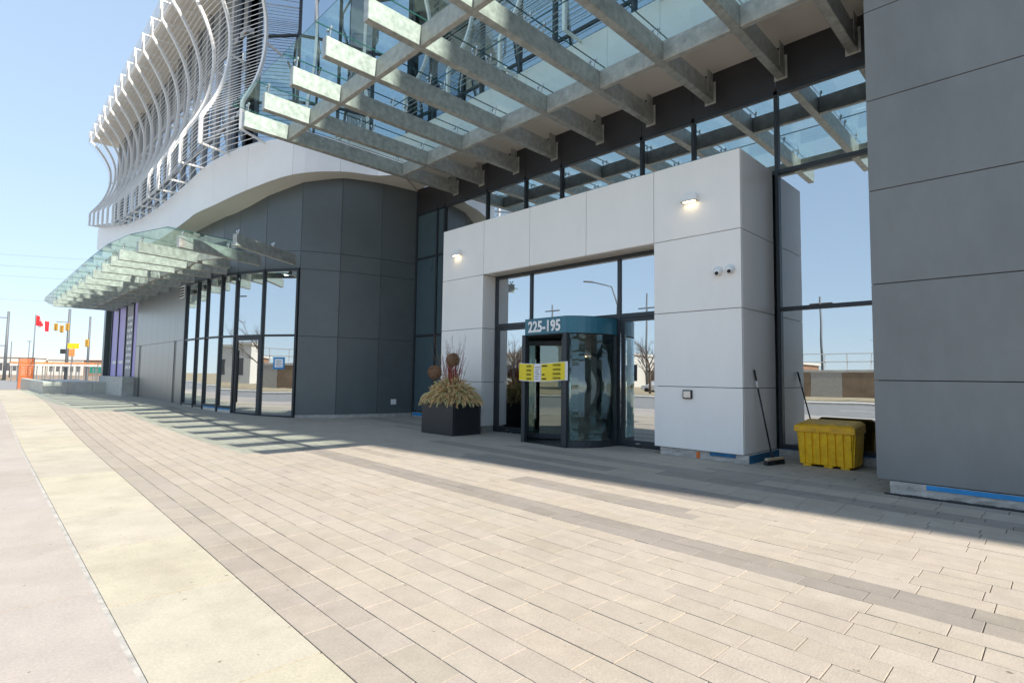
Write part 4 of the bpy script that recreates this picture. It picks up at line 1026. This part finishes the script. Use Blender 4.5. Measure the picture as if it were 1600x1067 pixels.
# flag
b = gpt(50, 80); zt_ = zat(53, 491, 80); t = pole(b, zt_, .09, 'flagpole', 'thin flagpole rising behind the orange mesh fence', 'flagpole')
fl = thing('flag', (b.x, b.y, zt_-3), 'red and white maple leaf flag streaming from the flagpole', 'flag')
fd = Vector((r2.x, r2.y, 0)).normalized()
def flagpart(s0, s1, material, nm):
    vs = []; fs = []; n = 8
    for i in range(n+1):
        s = s0+(s1-s0)*i/n
        for k in (0, 1):
            z = zt_-.1-1.5*k-s*.42*1.0+.10*math.sin(s*3.1); p = Vector((b.x, b.y, 0))+fd*s*.8; off = .18*math.sin(s*3.4+.5*k)
            for w_ in (-.01, .01): vs.append((p.x+off*fw.x+w_*fw.x, p.y+off*fw.y+w_*fw.y, z))
    for i in range(n):
        a = i*4; c = a+4; fs += [(a, a+2, c+2, c), (a+1, c+1, c+3, a+3), (a, c, c+1, a+1), (a+2, a+3, c+3, c+2)]
    fs += [(0, 1, 3, 2), (n*4, n*4+2, n*4+3, n*4+1)]
    MB().add(vs, fs).obj(nm, material, fl)
flagpart(.02, .62, 'flag_red', 'red_stripe'); flagpart(.6201, 1.75, 'flag_white', 'white_field'); flagpart(1.7501, 2.35, 'flag_red', 'red_stripe')
leaf = [(0, .5), (.1, .3), (.2, .36), (.17, .1), (.34, .22), (.45, .1), (.42, -.06), (.2, -.24), (.05, -.2), (.03, -.45), (-.03, -.45), (-.05, -.2), (-.2, -.24), (-.42, -.06), (-.45, .1), (-.34, .22), (-.17, .1), (-.2, .36), (-.1, .3)]
sc_ = 1.185; pc = Vector((b.x, b.y, 0))+fd*sc_*.8; offc = .18*math.sin(sc_*3.4+.25)-.05; zc_ = zt_-.85-sc_*.42+.1*math.sin(sc_*3.1)
me = bpy.data.meshes.new('maple_leaf'); vs = [(pc.x+fd.x*u*.9+offc*fw.x, pc.y+fd.y*u*.9+offc*fw.y, zc_+v*1.1-u*.3) for u, v in leaf]
me.from_pydata(vs+[(v[0]+.02*fw.x, v[1]+.02*fw.y, v[2]) for v in vs], [], [tuple(range(len(leaf)))]+[tuple(range(2*len(leaf)-1, len(leaf)-1, -1))]+[(i, (i+1) % len(leaf), len(leaf)+(i+1) % len(leaf), len(leaf)+i) for i in range(len(leaf))]); me.update(); link('maple_leaf', me, 'flag_red', fl)
# traffic signals
def signal_head(c, par, s=1.):
    hd = MB().box(c.x-.19*s, c.x+.19*s, c.y-.19*s, c.y+.19*s, c.z-.55*s, c.z+.55*s).obj('signal_head', 'signal_yellow', par, .03)
    for k in (-1, 0, 1):
        o = MB().tube([(c.x+.19*s, c.y-.1*s, c.z+k*.34*s), (c.x+.45*s, c.y-.25*s, c.z+k*.34*s)], .15*s, 8).obj('visor', 'signal_yellow', par)
        o = MB().ball((c.x+.21*s, c.y-.11*s, c.z+k*.34*s), .12*s, 8, 5).obj('signal_lens', 'lens_dark', par)
b = gpt(103, 84); t = pole(b, zat(103, 482, 84), .24, 'traffic_light', 'traffic light pole carrying three yellow signal heads', 'traffic light')
pA = xyat(88, 503, 84); MB().bar((b.x, b.y, pA.z), (pA.x, pA.y, pA.z), .1, .1).obj('mast_arm', 'pole_grey', t)
for q in (xyat(88, 511, 83.6), xyat(97, 514, 83.4), xyat(106, 511, 83.4)): signal_head(q, t, 1.0)
q = xyat(98, 549, 83.5); MB().box(q.x-.3, q.x+.3, q.y-.3, q.y+.3, q.z-.35, q.z+.35).obj('pedestrian_signal', 'black_plastic', t, .03)
q = xyat(104, 570, 83.4); MB().ball(q, .32, 8, 6, (1, 1, 1.6)).obj('controller', 'pole_grey', t)
b = gpt(136, 92); t = pole(b, zat(137, 494, 92), .2, 'traffic_light', 'thin traffic light pole with a single yellow signal head', 'traffic light')
signal_head(xyat(136.5, 536, 91.6), t, 1.15)
def sign(px, py, w_, h_, D, material, name, label, post=True, lines=()):
    c = xyat(px, py, D); t = thing(name, (c.x, c.y, 0), label, 'sign')
    u = fd; q = [Vector((c.x, c.y))-Vector((u.x, u.y))*w_/2, Vector((c.x, c.y))+Vector((u.x, u.y))*w_/2]; n = Vector((fw.x, fw.y)).normalized()*.05
    MB().prism([tuple(q[0]), tuple(q[1]), tuple(q[1]+n), tuple(q[0]+n)], c.z-h_/2, c.z+h_/2).obj('board', material, t)
    for k, s in enumerate(lines): place_text(s, h_*.36, 'ink_black', t, (c.x-fw.x*.02, c.y-fw.y*.02, c.z+h_*(.2-.4*k)), (u.x, u.y, 0), 'lettering', .004)
    if post: MB().tube([(c.x+n.x, c.y+n.y, -.1), (c.x+n.x, c.y+n.y, c.z)], .06, 6).obj('post', 'pole_grey', t)
sign(114.5, 540.5, 1.7, .8, 82, 'sign_yellow', 'road_sign', 'yellow road sign board beside the traffic light pole', True)
sign(112, 551, .85, 1.1, 81, 'sign_orange', 'work_sign', 'small orange roadworks sign under the yellow road sign')
sign(150, 578, 1.9, .95, 80, 'sign_green', 'hoarding_board', 'low green board behind the concrete planter wall')
# street lamp far
b = gpt(43, 150); t = pole(b, zat(43, 533, 150), .14, 'street_lamp', 'far twin arm street lamp beside the flagpole', 'street lamp')
z = zat(43, 533, 150); MB().bar((b.x-fd.x*.6, b.y-fd.y*.6, z), (b.x+fd.x*.6, b.y+fd.y*.6, z), .2, .14).obj('lamp_head', 'pole_grey', t)
b = gpt(15, 110); t = pole(b, zat(15, 533, 110), .12, 'street_lamp', 'far single street lamp beside the dark utility pole', 'street lamp')
# roadworks barriers: orange band
bar_ = []
for i in range(11):
    D = 78; a = gpt(16+i*13.2, D); c = gpt(16+(i+.96)*13.2, D); t = thing('barrier', (a.x, a.y, 0), 'long orange and white roadworks barrier along the far verge', 'barrier', 'orange barriers along the far verge')
    z = zat(60, 568, D)
    MB().bar((a.x, a.y, z+.12), (c.x, c.y, z+.08), .3, .22).obj('body', 'sign_orange', t, .03); MB().bar((a.x, a.y, z-.2), (c.x, c.y, z-.2), .31, .3).obj('lower_band', 'building_white', t)
    for q in (a.lerp(c, .15), a.lerp(c, .85)): MB().bar((q.x, q.y, -.12), (q.x, q.y, z-.1), .12, .12).obj('leg', 'pole_grey', t)
# verge beyond the crossroad
tag(box('far_verge', 'earth', None, -400, -121, -3, 300, -.2, .05), kind='structure')
# low buildings on the horizon
def lowblock(px0, px1, D, h, material, label, roofm='building_white', windows=5, name='warehouse'):
    a = gpt(px0, D); c = gpt(px1, D); d = (c-a); L = d.length; d.normalize(); n = Vector((-d.y, d.x, 0)); 
    if n.dot(fw) < 0: n = -n
    t = thing(name, (a.x, a.y, 0), label, 'building')
    q = [a, c, c+n*18, a+n*18]; MB().prism([(p.x, p.y) for p in q], -.2, h).obj('wall', material, t)
    q = [a-n*.3-d*.3, c-n*.3+d*.3, c+n*18.3+d*.3, a+n*18.3-d*.3]; MB().prism([(p.x, p.y) for p in q], h+.01, h+.5).obj('roof', roofm, t)
    for i in range(windows):
        s = L*(i+.25)/windows; e = L*(i+.75)/windows; q = [a+d*s-n*.06, a+d*e-n*.06, a+d*e+n*.01, a+d*s+n*.01]
        MB().prism([(p.x, p.y) for p in q], h*.25, h*.68).obj('window', 'building_dark', t)
lowblock(-60, 28, 175, 5.6, 'building_white', 'long white low warehouse left of the flagpole', windows=8)
lowblock(30, 72, 190, 5.8, 'building_brown', 'brown low building with dark windows behind the flagpole', windows=4)
lowblock(74, 128, 185, 5.2, 'building_white', 'white flat roofed building behind the traffic lights', windows=5)
lowblock(130, 172, 170, 4.9, 'building_brown', 'brown shop block beyond the thin traffic pole', windows=4)
# power lines
def wire(p0, p1, sag, label, name='power_line'):
    pts = []
    for i in range(17):
        t = i/16; q = p0.lerp(p1, t); pts.append((q.x, q.y, q.z-4*sag*t*(1-t)))
    tag(MB().tube(pts, .025, 4).obj(name, 'pole_grey'), label, 'power line', 'overhead power lines')
for (ya, yb) in ((391, 403), (409, 419), (425, 434), (463, 468)):
    p0 = atdist(-160, ya-5, 92); p1 = atdist(420, yb+18, 175); wire(p0, p1, .3, 'thin power line strung across the sky beyond the low canopy')
# ================================================================== STREET OPPOSITE (seen in the glass)
def bare_tree(x, y, h, seed, label):
    rr = random.Random(seed); t = thing('bare_tree', (x, y, 0), label, 'tree', 'bare street trees')
    tr_ = MB(); br_ = MB()
    tr_.tube([(x, y, -.1), (x+.05, y, h*.2), (x+rr.gauss(0, .1), y+rr.gauss(0, .1), h*.42)], [h*.022, h*.017, h*.012], 7)
    def grow(p, d, L, r, lv):
        n = 4; pts = [p]; q = p; v = d
        for i in range(n): v = (v+Vector((rr.gauss(0, .12), rr.gauss(0, .12), rr.gauss(.04, .08)))).normalized(); q = q+v*L/n; pts.append(q)
        br_.tube(pts, [r*(1-.17*i) for i in range(n+1)], 4 if lv < 2 else 3, False)
        if lv < 3:
            for i in range(4 if lv < 2 else 3):
                s = rr.choice(pts[1:]); dd = (v+Vector((rr.gauss(0, .6), rr.gauss(0, .6), rr.gauss(.1, .35)))).normalized(); grow(s, dd, L*rr.uniform(.5, .75), r*.5, lv+1)
    for i in range(9):
        a = i*2.4; z = h*(.2+.24*i/9); grow(Vector((x, y, z)), Vector((math.cos(a)*.6, math.sin(a)*.6, .75)).normalized(), h*.32, h*.009, 0)
    tr_.obj('trunk', 'bark', t, 0, True); br_.obj('crown', 'bark', t)
bare_tree(-40, -27.5, 8.5, 3, 'tall bare tree on the verge across the road, among lamp posts')
bare_tree(-29, -27, 7, 5, 'small bare tree on the verge beside the white parked car')
bare_tree(-7.5, -24.5, 6.5, 8, 'bare tree on the verge facing the entrance')
bare_tree(-48, -27, 8, 9, 'bare tree on the verge facing the low canopy')
bare_tree(14, -27, 7.5, 10, 'bare tree on the verge facing the slab wall')
def street_lamp(x, y, h, label, ax=0., ay=1.):
    t = thing('street_lamp', (x, y, 0), label, 'street lamp', 'street lamps across the road')
    MB().tube([(x, y, -.1), (x, y, h*.8), (x+.6*ax, y+.6*ay, h*.96), (x+2.4*ax, y+2.4*ay, h)], [.11, .08, .06, .05], 8).obj('pole', 'pole_grey', t, 0, True)
    MB().bar((x+2.3*ax, y+2.3*ay, h), (x+3.2*ax, y+3.2*ay, h+.03), .3, .12).obj('lamp_head', 'pole_grey', t, .03)
street_lamp(-29, -21.5, 10.4, 'street lamp arching over the road opposite the entrance', -.7, .7); street_lamp(-58, -21.5, 9.5, 'street lamp arching over the road opposite the podium canopy'); street_lamp(18, -21.5, 9.5, 'street lamp arching over the road opposite the tower')
for k, (x, y) in enumerate(((-47, -33), (-36, -38), (-19, -44), (22, -33))):
    t = pole(Vector((x, y, 0)), 11+k % 2, .14, 'utility_pole', ('slim utility pole behind the tallest bare tree', 'slim utility pole behind the small bare tree', 'slim utility pole behind the bridge wall', 'slim utility pole beside the tower')[k], 'utility pole', 'utility poles across the road')
    MB().bar((x-1.2, y, 10.2), (x+1.2, y, 10.2), .12, .12).obj('cross_arm', 'bark', t)
def wblock(x0, x1, y0, y1, h, material, label, nw):
    t = thing('warehouse', ((x0+x1)/2, y1, 0), label, 'building'); MB().box(x0, x1, y0, y1, -.2, h).obj('wall', material, t); box('roof', 'building_white', t, x0-.3, x1+.3, y0-.3, y1+.3, h+.01, h+.45)
    for i in range(nw):
        s = x0+(x1-x0)*(i+.2)/nw; e = x0+(x1-x0)*(i+.8)/nw; w1 = box('window', 'building_dark', t, s, e, y1-.02, y1+.06, h*.2, h*.65)
wblock(-110, -62, -85, -60, 6.2, 'building_white', 'white warehouse across the road with a row of dark windows', 8)
wblock(-60, -34, -95, -80, 4.6, 'building_brown', 'brown brick unit across the road', 6)
wblock(20, 60, -70, -48, 7, 'building_white', 'long pale warehouse across the road beyond the bridge wall', 9)
# retaining wall with railing across the road
rw = thing('retaining_wall', (-14, -40, 0), 'concrete retaining wall topped by a pale railing across the road', 'wall')
for i in range(9): box('wall_panel', 'earth' if i % 3 else 'concrete', rw, -28+i*3.0, -25.02+i*3.0, -40.3, -40, -.1, 2.5, .02)
box('coping', 'concrete_light', rw, -28, -1, -40.35, -39.95, 2.51, 2.75)
for i in range(14): MB().bar((-28+i*2.07, -40.15, 2.75), (-28+i*2.07, -40.15, 4.3), .08, .08).obj('post', 'white_paint', rw)
for z in (3.5, 4.3): MB().bar((-28, -40.15, z+.05), (-1, -40.15, z+.05), .08, .09).obj('rail', 'white_paint', rw)
# parked cars across the road
def car(x, y, col, label):
    t = thing('car', (x, y, -.12), label, 'car', 'cars across the road')
    prof_ = [(-2.1, .35), (-2.15, .75), (-1.9, .92), (-1.3, .98), (-.75, 1.42), (.7, 1.45), (1.35, 1.0), (1.95, .88), (2.15, .62), (2.12, .33)]
    mb = MB(); n = len(prof_); vs = []
    for s in (-.85, .85):
        for (u, v) in prof_: vs.append((x+u, y+s*(1 if v < 1.1 else .82), v-.12))
    fs = [tuple(range(n)), tuple(range(2*n-1, n-1, -1))]+[(i, n+i, n+(i+1) % n, (i+1) % n) for i in range(n)]
    mb.add(vs, fs).obj('body', col, t, .04)
    for s in (-1, 1): MB().add([(x-.72, y+s*.79, .98), (x+.75, y+s*.79, .98), (x+.55, y+s*.725, 1.24), (x-.5, y+s*.725, 1.24)], [(0, 1, 2, 3)] if s < 0 else [(3, 2, 1, 0)]).obj('window', 'lens_dark', t)
    for u in (-1.35, 1.35):
        for s in (-.78, .78):
            w_ = MB().tube([(x+u, y+s-.1, .2), (x+u, y+s+.1, .2)], .32, 14).obj('wheel', 'tyre', t)
car(-33, -36, 'car_white', 'white car parked on the verge across the road'); car(-66, -38, 'car_grey', 'grey car parked on the verge opposite the shopfront'); car(-84, -54, 'car_white', 'white car parked before the white warehouse')
